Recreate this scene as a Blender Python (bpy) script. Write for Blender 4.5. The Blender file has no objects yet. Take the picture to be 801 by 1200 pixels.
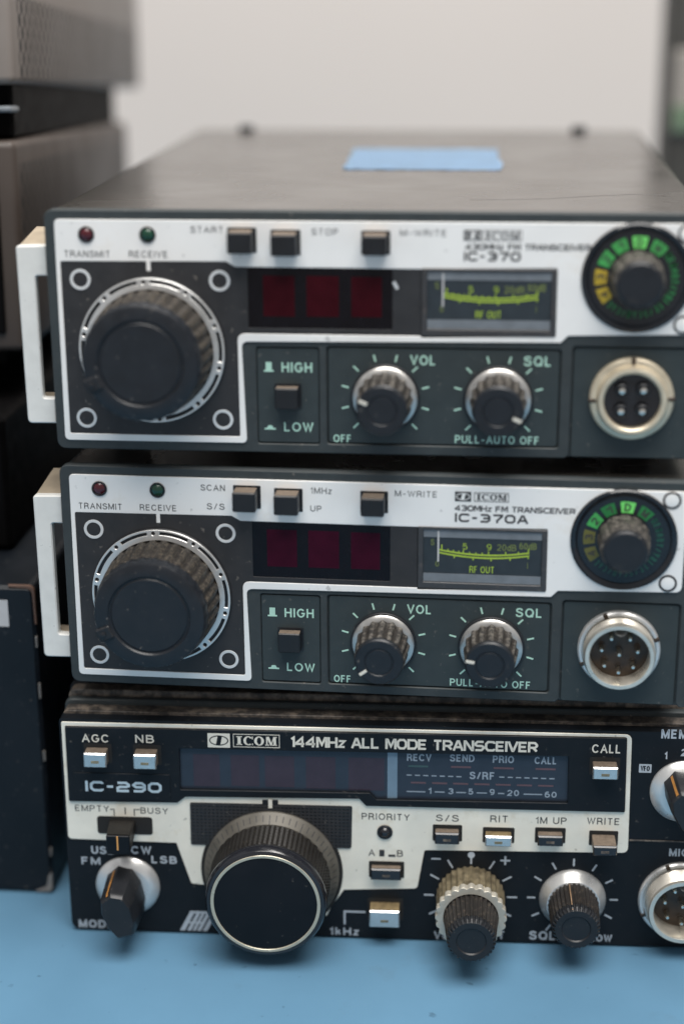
import bpy, bmesh, math, random
from mathutils import Vector, Matrix

random.seed(7)
S = bpy.context.scene
COL = S.collection
MM = 0.001
ZT = 172.9            # the table top lies this far below the zero line of the panel measurements (mm)

# ------------------------------------------------------------------ camera, light, exposure
cam = bpy.data.cameras.new('camera')
cam.sensor_fit = 'VERTICAL'; cam.sensor_height = 36.0; cam.lens = 57.88
cam.clip_start = 0.02; cam.clip_end = 50
cam.dof.use_dof = True; cam.dof.focus_distance = 0.408; cam.dof.aperture_fstop = 4.3
co = bpy.data.objects.new('camera', cam); COL.objects.link(co)
co.matrix_world = Matrix.Translation((0.0953258, -0.374662, (68.476 + ZT) * MM)) @ Matrix((
    (0.99597, -0.023126, 0.086652), (0.089534, 0.312349, -0.945739), (-0.005194, 0.949686, 0.313161))).to_4x4()
S.camera = co
S.view_settings.view_transform = 'Standard'; S.view_settings.look = 'None'
S.view_settings.exposure = 0.12; S.view_settings.gamma = 1.0

world = bpy.data.worlds.new('World'); S.world = world; world.use_nodes = True
bg = world.node_tree.nodes['Background']
bg.inputs[0].default_value = (0.98, 0.98, 1.0, 1); bg.inputs[1].default_value = 0.36

def area(name, loc, target, sx, sy, power, color):
    l = bpy.data.lights.new(name, 'AREA'); l.shape = 'RECTANGLE'; l.size = sx; l.size_y = sy
    l.energy = power; l.color = color
    o = bpy.data.objects.new(name, l); COL.objects.link(o); o.location = loc
    o.rotation_euler = (Vector(target) - Vector(loc)).to_track_quat('-Z', 'Y').to_euler()
    return o
area('ceiling_light', (0.20, -0.55, 1.55), (0.07, 0.05, 0.10), 1.3, 0.9, 34.0, (1.0, 0.97, 0.93))
area('ceiling_light', (0.15, 0.35, 1.75), (0.07, 0.30, 0.10), 1.2, 0.4, 19.0, (1.0, 0.965, 0.92))

# ------------------------------------------------------------------ materials
def lin(c):
    return tuple(((x / 255) / 12.92 if x / 255 <= .04045 else ((x / 255 + .055) / 1.055) ** 2.4) for x in c)

def mat(name, col, rough=.5, metal=0.0, spec=.5, var=.12, scale=260, bump=0.0, bscale=900,
        dust=0.0, dustcol=(.20, .165, .125), dscale=350, coat=0.0, specks=0, lint=0):
    """one procedural surface: slow colour drift, roughness drift, fine grain bump, specks of dust"""
    m = bpy.data.materials.new(name); m.use_nodes = True
    nt = m.node_tree; N = nt.nodes; L = nt.links; b = N['Principled BSDF']
    tc = N.new('ShaderNodeTexCoord')
    n1 = N.new('ShaderNodeTexNoise'); n1.inputs['Scale'].default_value = scale; n1.inputs['Detail'].default_value = 5
    L.new(tc.outputs['Object'], n1.inputs['Vector'])
    r = N.new('ShaderNodeValToRGB')
    r.color_ramp.elements[0].position = .3; r.color_ramp.elements[1].position = .7
    r.color_ramp.elements[0].color = (*[max(0, c * (1 - var)) for c in col], 1)
    r.color_ramp.elements[1].color = (*[min(1, c * (1 + var)) for c in col], 1)
    L.new(n1.outputs['Fac'], r.inputs[0]); out = r.outputs[0]
    rr = N.new('ShaderNodeMapRange'); rr.inputs[1].default_value = .3; rr.inputs[2].default_value = .7
    rr.inputs[3].default_value = max(.03, rough - .07); rr.inputs[4].default_value = min(1, rough + .07)
    L.new(n1.outputs['Fac'], rr.inputs[0]); L.new(rr.outputs[0], b.inputs['Roughness'])
    if dust > 0:
        n2 = N.new('ShaderNodeTexNoise'); n2.inputs['Scale'].default_value = dscale
        n2.inputs['Detail'].default_value = 9; n2.inputs['Roughness'].default_value = .75
        L.new(tc.outputs['Object'], n2.inputs['Vector'])
        mr = N.new('ShaderNodeMapRange'); mr.inputs[1].default_value = .62 - .22 * dust; mr.inputs[2].default_value = .78 - .12 * dust
        mr.inputs[4].default_value = min(1, .35 + .6 * dust)
        L.new(n2.outputs['Fac'], mr.inputs[0])
        mx = N.new('ShaderNodeMix'); mx.data_type = 'RGBA'
        L.new(mr.outputs[0], mx.inputs[0]); L.new(out, mx.inputs[6]); mx.inputs[7].default_value = (*dustcol, 1)
        out = mx.outputs[2]
    if lint:
        n5 = N.new('ShaderNodeTexNoise'); n5.inputs['Scale'].default_value = 620; n5.inputs['Detail'].default_value = 3
        L.new(tc.outputs['Object'], n5.inputs['Vector'])
        m5 = N.new('ShaderNodeMapRange'); m5.inputs[1].default_value = .67; m5.inputs[2].default_value = .76; m5.inputs[4].default_value = lint
        L.new(n5.outputs['Fac'], m5.inputs[0])
        x5 = N.new('ShaderNodeMix'); x5.data_type = 'RGBA'
        L.new(m5.outputs[0], x5.inputs[0]); L.new(out, x5.inputs[6]); x5.inputs[7].default_value = (.30, .27, .235, 1)
        out = x5.outputs[2]
    if specks:
        n4 = N.new('ShaderNodeTexNoise'); n4.inputs['Scale'].default_value = specks; n4.inputs['Detail'].default_value = 2
        L.new(tc.outputs['Object'], n4.inputs['Vector'])
        m4 = N.new('ShaderNodeMapRange'); m4.inputs[1].default_value = .70; m4.inputs[2].default_value = .76; m4.inputs[4].default_value = .45
        L.new(n4.outputs['Fac'], m4.inputs[0])
        x4 = N.new('ShaderNodeMix'); x4.data_type = 'RGBA'
        L.new(m4.outputs[0], x4.inputs[0]); L.new(out, x4.inputs[6]); x4.inputs[7].default_value = (*[c * .25 for c in col], 1)
        out = x4.outputs[2]
    L.new(out, b.inputs['Base Color'])
    b.inputs['Metallic'].default_value = metal; b.inputs['Specular IOR Level'].default_value = spec
    b.inputs['Coat Weight'].default_value = coat; b.inputs['Coat Roughness'].default_value = max(.05, rough - .04)
    if bump > 0:
        n3 = N.new('ShaderNodeTexNoise'); n3.inputs['Scale'].default_value = bscale; n3.inputs['Detail'].default_value = 4
        L.new(tc.outputs['Object'], n3.inputs['Vector'])
        bp_ = N.new('ShaderNodeBump'); bp_.inputs['Strength'].default_value = bump; bp_.inputs['Distance'].default_value = .0004
        L.new(n3.outputs['Fac'], bp_.inputs['Height']); L.new(bp_.outputs[0], b.inputs['Normal'])
    return m

M = {}
M['bezel'] = mat('grey_bezel_plastic', lin((54, 60, 62)), .55, spec=.35, bump=.12, dust=.22, dustcol=(.12, .105, .085), dscale=420, lint=0.36)
M['inset'] = mat('grey_green_inset', lin((51, 59, 61)), .5, spec=.35, bump=.06, var=.08, lint=0.22)
M['cover'] = mat('grey_painted_steel', lin((46, 44, 41)), .25, spec=.45, bump=.12, bscale=900, var=.25, scale=38, dust=.12, dustcol=(.085, .072, .055), dscale=120, coat=.5, lint=0.22)
M['silver'] = mat('matte_silver_plate', (.86, .85, .83), .42, metal=.1, var=.04, scale=70, dust=.22, dustcol=(.66, .58, .46), dscale=70, specks=520)
M['charcoal'] = mat('charcoal_plate', lin((47, 47, 49)), .5, spec=.35, bump=.08, dust=.12, dustcol=(.10, .085, .07), lint=0.36)
M['white_print'] = mat('white_print', (.74, .76, .77), .5, var=.05)
M['ring_print'] = mat('white_ring_print', (.62, .64, .65), .5, var=.05)
M['mint'] = mat('mint_print', lin((176, 214, 198)), .5, var=.05)
M['dark_print'] = mat('dark_print', lin((52, 52, 54)), .6, var=.05)
M['pale_print'] = mat('pale_grey_print', lin((176, 184, 192)), .5, var=.05)
M['cream_print'] = mat('cream_print', lin((216, 212, 200)), .5, var=.05)
M['blue_print'] = mat('pale_blue_print', lin((186, 204, 214)), .5, var=.05)
M['black'] = mat('black_plastic', lin((28, 30, 34)), .42, spec=.45, bump=.05, dust=.10, dustcol=(.07, .06, .05), lint=0.22)
M['cap'] = mat('black_knob_cap', lin((29, 32, 37)), .36, spec=.4, var=.12, bump=.08, bscale=1600, dust=.10, dustcol=(.06, .055, .05), lint=0.36)
M['dusty'] = mat('dusty_black_ribs', lin((48, 46, 45)), .55, spec=.35, dust=.75, dustcol=(.27, .245, .21), dscale=900)
M['grime'] = mat('dark_flute_grime', lin((40, 37, 35)), .6, spec=.3, dust=.5, dustcol=(.17, .145, .115), dscale=900)
M['dusty_main'] = mat('dusty_black_grip', lin((44, 41, 38)), .5, spec=.35, dust=.6, dustcol=(.24, .20, .15), dscale=1300)
M['dusty_r3'] = mat('dusty_black_fluting', lin((36, 34, 33)), .5, spec=.4, dust=.45, dustcol=(.17, .13, .095), dscale=900)
M['chrome'] = mat('bright_chrome', (.66, .655, .64), .2, metal=.85, var=.06, dust=.2, dustcol=(.24, .20, .14), dscale=500)
M['satin'] = mat('satin_aluminium', (.72, .715, .70), .33, metal=.65, var=.06, dust=.12, dustcol=(.30, .26, .2), dscale=300)
M['nickel'] = mat('worn_nickel', (.70, .66, .58), .32, metal=.7, var=.12, dust=.2, dustcol=(.34, .28, .19), dscale=400)
M['brown_top'] = mat('black_button_plastic', lin((27, 28, 31)), .4, spec=.4, var=.10)
M['btn_dust'] = mat('button_dust_film', lin((112, 99, 86)), .7, var=.2, scale=900, dust=.3, dustcol=(.26, .21, .165))
M['led_red'] = mat('red_lens', (.075, .006, .012), .25, coat=.3, var=.1)
M['led_green'] = mat('green_lens', (.006, .05, .026), .25, coat=.3, var=.1)
M['disp'] = mat('smoked_display_window', (.005, .004, .006), .2, spec=.2, var=.2)
M['seg_r1'] = mat('dark_red_digit_cell', (.034, .002, .005), .45, spec=.1, var=.15)
M['seg_r2'] = mat('reflection_tinted_red_cell', (.034, .0025, .012), .45, spec=.1, var=.15)  # same red cell, colour shifted to purple for reflected light
M['meter_face'] = mat('meter_face', lin((40, 48, 54)), .5, var=.15)
M['meter_frame'] = mat('meter_frame', lin((58, 58, 60)), .35, var=.1, dust=.25, dustcol=(.16, .13, .11), lint=0.22)
M['meter_strip'] = mat('meter_grey_strip', lin((112, 118, 124)), .4, var=.15)
M['lime'] = mat('lime_print', lin((162, 188, 62)), .5, var=.08)
M['olive'] = mat('faded_lime_print', lin((120, 132, 70)), .5, var=.06)
M['needle'] = mat('needle_white', (.5, .5, .5), .4, var=.02)
M['dial'] = mat('gloss_black_dial', (.012, .014, .018), .14, spec=.5, var=.15)
M['seg_g_hi'] = mat('bright_green_cell', lin((112, 214, 108)), .4, var=.1)
M['seg_g'] = mat('green_cell', lin((66, 160, 82)), .4, var=.12)
M['seg_g_lo'] = mat('deep_green_cell', lin((34, 112, 58)), .4, var=.12)
M['seg_dim'] = mat('dim_green_print', lin((26, 74, 60)), .4, var=.2)
M['seg_y'] = mat('yellow_cell', lin((176, 150, 44)), .4, var=.12)
M['seg_y_lo'] = mat('dull_yellow_cell', lin((92, 90, 40)), .4, var=.12)
M['rubber'] = mat('rubber', (.012, .012, .012), .8)
M['handle'] = mat('off_white_handle', lin((218, 218, 214)), .45, var=.05, dust=.14, dustcol=(.42, .37, .29), dscale=160, bump=.05, specks=520)
M['amber'] = mat('amber_brass_strip', lin((206, 150, 84)), .45, var=.15)
# bottom set
M['navy'] = mat('navy_black_panel', lin((21, 25, 30)), .45, spec=.22, var=.12, dust=.08, dustcol=(.04, .04, .04), dscale=500, lint=0.22)
M['ridge'] = mat('dusty_black_ridge', lin((56, 53, 51)), .5, spec=.4, dust=.8, dustcol=(.27, .22, .175), dscale=300)
M['silver_aged'] = mat('aged_brushed_silver', (.86, .81, .70), .42, metal=.15, var=.07, scale=120, dust=.34, dustcol=(.60, .49, .32), dscale=90, specks=520)
M['glass_blue'] = mat('blue_grey_window', lin((46, 54, 66)), .2, spec=.4, var=.08)  # tinted window, its colour also holding the reflected surroundings
M['glass_cell'] = mat('violet_digit_cell', lin((58, 49, 60)), .2, spec=.4, var=.1)
M['glass_bar'] = mat('pale_blue_bar', lin((112, 134, 152)), .25, var=.08)
M['scale_print'] = mat('grey_blue_print', lin((148, 160, 172)), .5, var=.05)
M['led_bar'] = mat('dull_rose_bar', lin((96, 72, 78)), .5, var=.1)
M['led_bar_g'] = mat('dull_teal_bar', lin((58, 84, 86)), .5, var=.1)
M['skirt_gold'] = mat('tarnished_skirt', (.115, .106, .09), .5, metal=.3, var=.2, dust=.2, dustcol=(.10, .085, .065))
M['brass'] = mat('tarnished_brass', (.27, .225, .145), .4, metal=.5, var=.4, scale=420, dust=.3, dustcol=(.12, .09, .055), dscale=500)
M['gold_btn'] = mat('amber_button_top', (.30, .225, .12), .45, metal=.4, var=.3, scale=700)
M['knurl'] = mat('knurled_rubber', lin((30, 28, 26)), .5, spec=.35, dust=.2, dustcol=(.10, .082, .06), dscale=800)
M['tune_cap'] = mat('smooth_black_cap', lin((18, 21, 26)), .42, spec=.2, var=.15, scale=140, lint=0.22)
M['gloss_black'] = mat('gloss_black_rim', lin((30, 31, 36)), .18, spec=.6, var=.1)
M['ring_line'] = mat('champagne_ring', (.52, .48, .38), .3, metal=.45, var=.08)
M['insert'] = mat('brown_black_insert', lin((58, 44, 30)), .35, spec=.5, var=.5, scale=300)
M['rim'] = mat('pale_worn_rim', (.52, .49, .42), .4, metal=.4, var=.12, dust=.3, dustcol=(.26, .20, .13), dscale=500)
M['cream_brass'] = mat('worn_cream_brass', (.66, .58, .44), .38, metal=.5, var=.12, dust=.3, dustcol=(.34, .26, .15), dscale=300)
M['arm'] = mat('dusty_beige_arm', lin((150, 138, 120)), .6, var=.15, dust=.3, dustcol=(.24, .20, .15), dscale=300)
M['pale_strip'] = mat('pale_pointer_strip', lin((186, 156, 126)), .45, var=.1)
M['skirt_metal'] = mat('worn_turned_skirt', (.56, .545, .52), .33, metal=.85, var=.15, scale=300, dust=.3, dustcol=(.22, .19, .15), dscale=500)
M['pin'] = mat('pin_metal', (.85, .82, .74), .25, metal=1.0, var=.05)
# surroundings
M['table'] = mat('light_blue_table', lin((88, 127, 154)), .48, spec=.25, var=.09, scale=16, dust=.16, dustcol=(.088, .15, .20), dscale=38, bump=.06, specks=230)
M['wall'] = mat('warm_grey_wall', (.65, .595, .555), .85, var=.02, scale=5)
M['box_navy'] = mat('dark_navy_box', lin((20, 25, 31)), .45, spec=.25, var=.2, scale=60, dust=.05, dustcol=(.2, .2, .2), dscale=240, lint=0.22)
M['chip'] = mat('bare_metal_chip', lin((128, 124, 120)), .5, var=.2)
M['rust'] = mat('worn_brown_edge', lin((92, 68, 56)), .6, var=.25)
M['label'] = mat('paper_label', (.45, .45, .46), .7, var=.05)
M['tape'] = mat('blue_masking_tape', lin((152, 184, 216)), .65, var=.10, scale=120, bump=.4, bscale=400)
M['near_black'] = mat('black_block', (.0028, .0026, .0028), .6, spec=.06, var=.15)  # also carries the shade painted on and under the lower case
M['inst_grey'] = mat('grey_instrument', lin((62, 61, 58)), .6, var=.08)
M['inst_pale'] = mat('pale_instrument_face', lin((150, 144, 137)), .6, var=.08)
M['inst_green'] = mat('green_patch', lin((104, 124, 100)), .6, var=.1)

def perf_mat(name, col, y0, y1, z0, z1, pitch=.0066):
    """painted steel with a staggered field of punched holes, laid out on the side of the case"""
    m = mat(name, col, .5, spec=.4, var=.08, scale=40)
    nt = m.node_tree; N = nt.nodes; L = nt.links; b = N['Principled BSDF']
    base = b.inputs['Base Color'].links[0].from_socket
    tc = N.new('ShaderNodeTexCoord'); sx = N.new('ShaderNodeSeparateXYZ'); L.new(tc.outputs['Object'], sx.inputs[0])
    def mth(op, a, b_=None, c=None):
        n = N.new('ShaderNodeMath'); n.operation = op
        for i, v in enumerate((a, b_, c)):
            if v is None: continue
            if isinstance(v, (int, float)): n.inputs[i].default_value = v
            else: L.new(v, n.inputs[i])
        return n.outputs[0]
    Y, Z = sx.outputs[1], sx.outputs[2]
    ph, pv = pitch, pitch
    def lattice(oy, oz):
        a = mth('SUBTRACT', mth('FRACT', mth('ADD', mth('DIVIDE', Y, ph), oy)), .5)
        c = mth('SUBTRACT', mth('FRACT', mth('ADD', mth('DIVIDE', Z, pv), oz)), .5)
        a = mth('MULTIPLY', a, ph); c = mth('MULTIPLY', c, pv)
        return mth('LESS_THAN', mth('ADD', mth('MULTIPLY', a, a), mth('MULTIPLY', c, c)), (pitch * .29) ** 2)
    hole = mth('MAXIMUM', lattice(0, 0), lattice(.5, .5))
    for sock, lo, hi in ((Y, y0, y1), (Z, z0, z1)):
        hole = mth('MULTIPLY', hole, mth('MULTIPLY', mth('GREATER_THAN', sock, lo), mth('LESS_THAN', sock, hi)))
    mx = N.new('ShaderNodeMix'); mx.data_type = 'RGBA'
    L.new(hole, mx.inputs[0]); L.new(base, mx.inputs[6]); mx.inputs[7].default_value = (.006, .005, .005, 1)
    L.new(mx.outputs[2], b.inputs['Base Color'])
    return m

# ------------------------------------------------------------------ mesh helpers.  All shapes in mm: u right, v up, w out of the panel
def add_box(bm, u0, u1, v0, v1, w0, w1, bev=0, seg=1):
    t = bmesh.new(); bmesh.ops.create_cube(t, size=1)
    for q in t.verts:
        q.co = ((u0 + u1) / 2 + q.co.x * (u1 - u0), (v0 + v1) / 2 + q.co.y * (v1 - v0), (w0 + w1) / 2 + q.co.z * (w1 - w0))
    if bev: bmesh.ops.bevel(t, geom=t.edges[:], offset=bev, segments=seg, profile=.5, affect='EDGES')
    join(bm, t); return bm

def join(bm, t):
    me = bpy.data.meshes.new('tmp'); t.to_mesh(me); t.free(); bm.from_mesh(me); bpy.data.meshes.remove(me)

def curve_mesh(cu, fn):
    """evaluates a curve and returns a bmesh whose vertices went through fn"""
    o = bpy.data.objects.new('tmp', cu); COL.objects.link(o)
    bpy.context.view_layer.update()
    me = bpy.data.meshes.new_from_object(o.evaluated_get(bpy.context.evaluated_depsgraph_get()))
    bpy.data.objects.remove(o)
    t = bmesh.new(); t.from_mesh(me); bpy.data.meshes.remove(me)
    for q in t.verts: q.co = fn(q.co)
    return t

def add_plate(bm, loops, w0, w1, bev=0.0):
    """flat plate: first loop is the outline, the others are holes"""
    cu = bpy.data.curves.new('tmp', 'CURVE'); cu.dimensions = '2D'; cu.fill_mode = 'BOTH'
    cu.extrude = (w1 - w0) / 2 - bev; cu.bevel_depth = bev; cu.bevel_resolution = 0
    if bev: cu.offset = -bev
    for lp in loops:
        sp = cu.splines.new('POLY'); sp.points.add(len(lp) - 1); sp.use_cyclic_u = True
        for i, (x, y) in enumerate(lp): sp.points[i].co = (x, y, 0, 1)
    wm = (w0 + w1) / 2
    t = curve_mesh(cu, lambda c: Vector((c.x, c.y, c.z + wm)))
    bmesh.ops.remove_doubles(t, verts=t.verts[:], dist=1e-4)
    join(bm, t); bpy.data.curves.remove(cu); return bm

def rpoly(pts, r, n=5):
    """rounds the corners of a polygon; r is one radius or one per corner"""
    out = []; k = len(pts)
    for i, p in enumerate(pts):
        rad = r[i] if isinstance(r, (list, tuple)) else r
        a, b, c = Vector(pts[i - 1]), Vector(p), Vector(pts[(i + 1) % k])
        if rad <= 0: out.append(tuple(b)); continue
        d1 = (a - b).normalized(); d2 = (c - b).normalized()
        ang = d1.angle(d2); l = min(rad / math.tan(ang / 2), (a - b).length * .49, (c - b).length * .49)
        s, e = b + d1 * l, b + d2 * l
        for j in range(n + 1):
            t = j / n; out.append(tuple((1 - t) ** 2 * s + 2 * t * (1 - t) * b + t * t * e))
    return out

def rect(u0, u1, v0, v1, r=0): return rpoly([(u0, v0), (u1, v0), (u1, v1), (u0, v1)], r)
def circ(cu_, cv, r, n=48): return [(cu_ + r * math.cos(2 * math.pi * i / n), cv + r * math.sin(2 * math.pi * i / n)) for i in range(n)]
def arc(cu_, cv, r0, r1, a0, a1, n=10):
    A = [math.radians(a0 + (a1 - a0) * i / n) for i in range(n + 1)]
    return [(cu_ + r1 * math.cos(a), cv + r1 * math.sin(a)) for a in A] + [(cu_ + r0 * math.cos(a), cv + r0 * math.sin(a)) for a in reversed(A)]

def add_revolve(bm, cu_, cv, prof, n=64, mod=None, closed=True):
    """prof: (radius, w) from the panel outwards; mod(i_angle, angle, k_ring) multiplies / shifts the radius"""
    rings = []
    for k, (r, w) in enumerate(prof):
        if r <= 1e-6: rings.append([bm.verts.new((cu_, cv, w))]); continue
        ring = []
        for i in range(n):
            a = 2 * math.pi * i / n; q = r + (mod(i, a, k) if mod else 0)
            ring.append(bm.verts.new((cu_ + q * math.cos(a), cv + q * math.sin(a), w)))
        rings.append(ring)
    for A, B in zip(rings, rings[1:]):
        for i in range(n):
            j = (i + 1) % n
            if len(A) == 1: bm.faces.new((A[0], B[i], B[j]))
            elif len(B) == 1: bm.faces.new((A[i], A[j], B[0]))
            else: bm.faces.new((A[i], A[j], B[j], B[i]))
    if closed:
        if len(rings[0]) > 1: bm.faces.new(list(reversed(rings[0])))
        if len(rings[-1]) > 1: bm.faces.new(rings[-1])
    return bm

def el_(cx, cy, rx, ry, a0, a1, n=10):
    return [(cx + rx * math.cos(math.radians(a0 + (a1 - a0) * k / n)), cy + ry * math.sin(math.radians(a0 + (a1 - a0) * k / n))) for k in range(n + 1)]
_O = el_(.4, .5, .4, .5, 90, 450, 26); _0 = el_(.3, .5, .3, .5, 90, 450, 22)
_S = [(.62, .77), (.57, .92), (.44, .99), (.31, 1), (.15, .96), (.05, .86), (.04, .72), (.12, .61), (.28, .55), (.47, .49), (.61, .41), (.66, .27), (.61, .11), (.48, .02), (.33, 0), (.16, .03), (.04, .12), (0, .26)]
_bump = lambda x, y0, y1, w: [(0, y1), (x, y1)] + el_(x, (y0 + y1) / 2, w - x, (y1 - y0) / 2, 90, -90, 8) + [(0, y0)]
GH = {  # plain grotesque letters: width, strokes
 'A': (.76, [[(0, 0), (.38, 1), (.76, 0)], [(.14, .34), (.62, .34)]]), 'B': (.64, [[(0, 0), (0, 1)], _bump(.35, .53, 1, .6), _bump(.38, 0, .53, .66)]),
 'C': (.78, [el_(.4, .5, .4, .5, 38, 322, 20)]), 'D': (.72, [[(0, 0), (0, 1)], _bump(.3, 0, 1, .72)]),
 'E': (.58, [[(.58, 1), (0, 1), (0, 0), (.58, 0)], [(0, .52), (.52, .52)]]), 'F': (.55, [[(.55, 1), (0, 1), (0, 0)], [(0, .5), (.48, .5)]]),
 'G': (.78, [el_(.4, .5, .4, .5, 40, 335, 20) + [(.78, .46), (.45, .46)]]), 'H': (.68, [[(0, 0), (0, 1)], [(.68, 0), (.68, 1)], [(0, .52), (.68, .52)]]),
 'I': (.02, [[(.01, 0), (.01, 1)]]), 'L': (.52, [[(0, 1), (0, 0), (.52, 0)]]), 'M': (.82, [[(0, 0), (0, 1), (.02, 1), (.41, .04), (.8, 1), (.82, 1), (.82, 0)]]),
 'N': (.68, [[(0, 0), (0, 1), (.02, 1), (.66, 0), (.68, 0), (.68, 1)]]), 'O': (.8, [_O]), 'P': (.62, [[(0, 0), (0, 1)], _bump(.35, .46, 1, .62)]),
 'Q': (.8, [_O, [(.5, .22), (.8, -.04)]]), 'R': (.66, [[(0, 0), (0, 1)], _bump(.36, .48, 1, .62), [(.36, .48), (.52, .42), (.6, .26), (.66, 0)]]),
 'S': (.66, [_S]), 'T': (.64, [[(0, 1), (.64, 1)], [(.32, 1), (.32, 0)]]), 'U': (.68, [[(0, 1), (0, .34)] + el_(.34, .34, .34, .34, 180, 360, 12) + [(.68, 1)]]),
 'V': (.7, [[(0, 1), (.35, 0), (.7, 1)]]), 'W': (1.0, [[(0, 1), (.25, 0), (.5, .96), (.75, 0), (1, 1)]]), 'Y': (.7, [[(0, 1), (.35, .44), (.7, 1)], [(.35, .44), (.35, 0)]]),
 'k': (.46, [[(0, 0), (0, 1)], [(.42, .7), (0, .3)], [(.15, .44), (.46, 0)]]), 'z': (.44, [[(0, .7), (.44, .7), (0, 0), (.44, 0)]]),
 'd': (.5, [[(.5, 0), (.5, 1)], el_(.25, .35, .25, .35, 0, 360, 16)]),
 '0': (.6, [_0]), '1': (.26, [[(0, .76), (.14, .8), (.26, 1), (.26, 0)]]), '2': (.6, [el_(.3, .7, .29, .3, 170, -30, 10) + [(.45, .42), (.1, .16), (0, 0), (.6, 0)]]),
 '3': (.6, [el_(.3, .75, .27, .25, 160, -70, 9) + [(.25, .53)], [(.25, .53)] + el_(.3, .27, .3, .27, 80, -165, 10)]), '4': (.62, [[(.46, 0), (.46, 1), (0, .3), (.62, .3)]]),
 '5': (.6, [[(.54, 1), (.1, 1), (.04, .5)] + el_(.29, .33, .31, .33, 135, -155, 12)]), '6': (.6, [[(.5, .97)] + el_(.32, .5, .32, .5, 80, 180, 8) + el_(.3, .32, .3, .32, 180, 540, 18)]),
 '9': (.6, [[(.1, .03)] + el_(.28, .5, .32, .5, 260, 360, 8) + el_(.3, .68, .3, .32, 0, 360, 18)]),
 '-': (.4, [[(0, .4), (.4, .4)]]), '/': (.4, [[(0, -.05), (.4, 1.05)]]), '.': (.02, [[(0, 0), (.02, .06)]]), ' ': (.18, []),
}
def add_text(bm, s, p0, u1, h, w, bold=0.0):
    """printed lettering: left end on the baseline p0, right end at u1, cap height h"""
    return add_strokes(bm, s, p0, u1, h, w, h * (.115 + 4.2 * bold), GH, .24)

c_ = .24
GL = {  # square shouldered letters: width, strokes
 'I': (.0, [[(0, 0), (0, 1)]]),
 'C': (1, [[(1, .80), (1, 1 - c_ / 2), (1 - c_ / 2, 1), (c_, 1), (0, 1 - c_), (0, c_), (c_, 0), (1 - c_ / 2, 0), (1, c_ / 2), (1, .20)]]),
 'O': (1, [[(.5, 1), (1 - c_, 1), (1, 1 - c_), (1, c_), (1 - c_, 0), (c_, 0), (0, c_), (0, 1 - c_), (c_, 1), (.5, 1)]]),
 '0': (1, [[(.5, 1), (1 - c_, 1), (1, 1 - c_), (1, c_), (1 - c_, 0), (c_, 0), (0, c_), (0, 1 - c_), (c_, 1), (.5, 1)]]),
 '-': (.55, [[(0, .5), (.55, .5)]]), ' ': (.35, []), '/': (.6, [[(0, 0), (.6, 1)]]),
 '1': (.3, [[(0, .8), (.3, 1), (.3, 0)]]),
 '2': (1, [[(0, 1), (1 - c_, 1), (1, 1 - c_), (1, .5 + c_ / 2), (1 - c_, .5), (c_, .5), (0, .5 - c_ / 2), (0, 0), (1, 0)]]),
 '3': (1, [[(0, 1), (1 - c_, 1), (1, 1 - c_), (1, .6), (.88, .5), (.3, .5)], [(.88, .5), (1, .4), (1, c_), (1 - c_, 0), (0, 0)]]),
 '4': (1, [[(.75, 0), (.75, 1), (0, .35), (0, .25), (1, .25)]]),
 '7': (1, [[(0, 1), (1, 1), (1, .85), (.45, .2), (.45, 0)]]),
 '9': (1, [[(1, .5), (c_, .5), (0, .5 + c_), (0, 1 - c_), (c_, 1), (1 - c_, 1), (1, 1 - c_), (1, c_), (1 - c_, 0), (0, 0)]]),
 'A': (1, [[(0, 0), (.42, 1), (.58, 1), (1, 0)], [(.15, .3), (.85, .3)]]),
 'L': (.8, [[(0, 1), (0, 0), (.8, 0)]]),
 'M': (1.1, [[(0, 0), (0, 1), (.15, 1), (.55, .2), (.95, 1), (1.1, 1), (1.1, 0)]]),
 'H': (.95, [[(0, 0), (0, 1)], [(.95, 0), (.95, 1)], [(0, .5), (.95, .5)]]),
 'z': (.7, [[(0, .7), (.7, .7), (0, 0), (.7, 0)]]),
 'D': (1, [[(0, .5), (0, 1), (1 - c_, 1), (1, 1 - c_), (1, c_), (1 - c_, 0), (0, 0), (0, .5)]]),
 'E': (.85, [[(.85, 1), (0, 1), (0, 0), (.85, 0)], [(0, .5), (.75, .5)]]),
 'F': (.85, [[(.85, 1), (0, 1), (0, 0)], [(0, .5), (.75, .5)]]),
 'T': (.9, [[(0, 1), (.9, 1)], [(.45, 1), (.45, 0)]]),
 'R': (.95, [[(0, 0), (0, 1), (.95 - c_, 1), (.95, 1 - c_), (.95, .62), (.95 - c_, .42), (0, .42)], [(.5, .42), (.95, 0)]]),
 'N': (1, [[(0, 0), (0, 1), (.12, 1), (.88, 0), (1, 0), (1, 1)]]),
 'S': (1, [[(1, 1), (c_, 1), (0, 1 - c_), (0, .5 + c_ / 2), (c_, .5), (1 - c_, .5), (1, .5 - c_ / 2), (1, c_), (1 - c_, 0), (0, 0)]]),
 'V': (1, [[(0, 1), (.45, 0), (.55, 0), (1, 1)]]),
}
def add_strokes(bm, s, p0, u1, h, w, th, G=None, gap=None):
    """lettering drawn with square shouldered strokes of thickness th (mm)"""
    G = G or GL; gap = (gap + th / h) if gap else (.32 if th / h < .22 else .42)
    tot = 0
    for ch in s: tot += G[ch][0] + gap
    tot -= gap
    sx = (u1 - p0[0] - th) / max(tot, .02) if tot > .1 else 0; sy = h - th
    x = 0; k = 0
    for ch in s:
        for st in G[ch][1]:
            pts = [Vector((p0[0] + th / 2 + (x + a) * sx, p0[1] + th / 2 + b * sy)) for a, b in st]
            ink(bm, pts, th, w + .012 + .004 * k, (p0[1] + th / 2, p0[1] + th / 2 + sy)); k = (k + 1) % 4
        x += G[ch][0] + gap
    return bm

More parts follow.
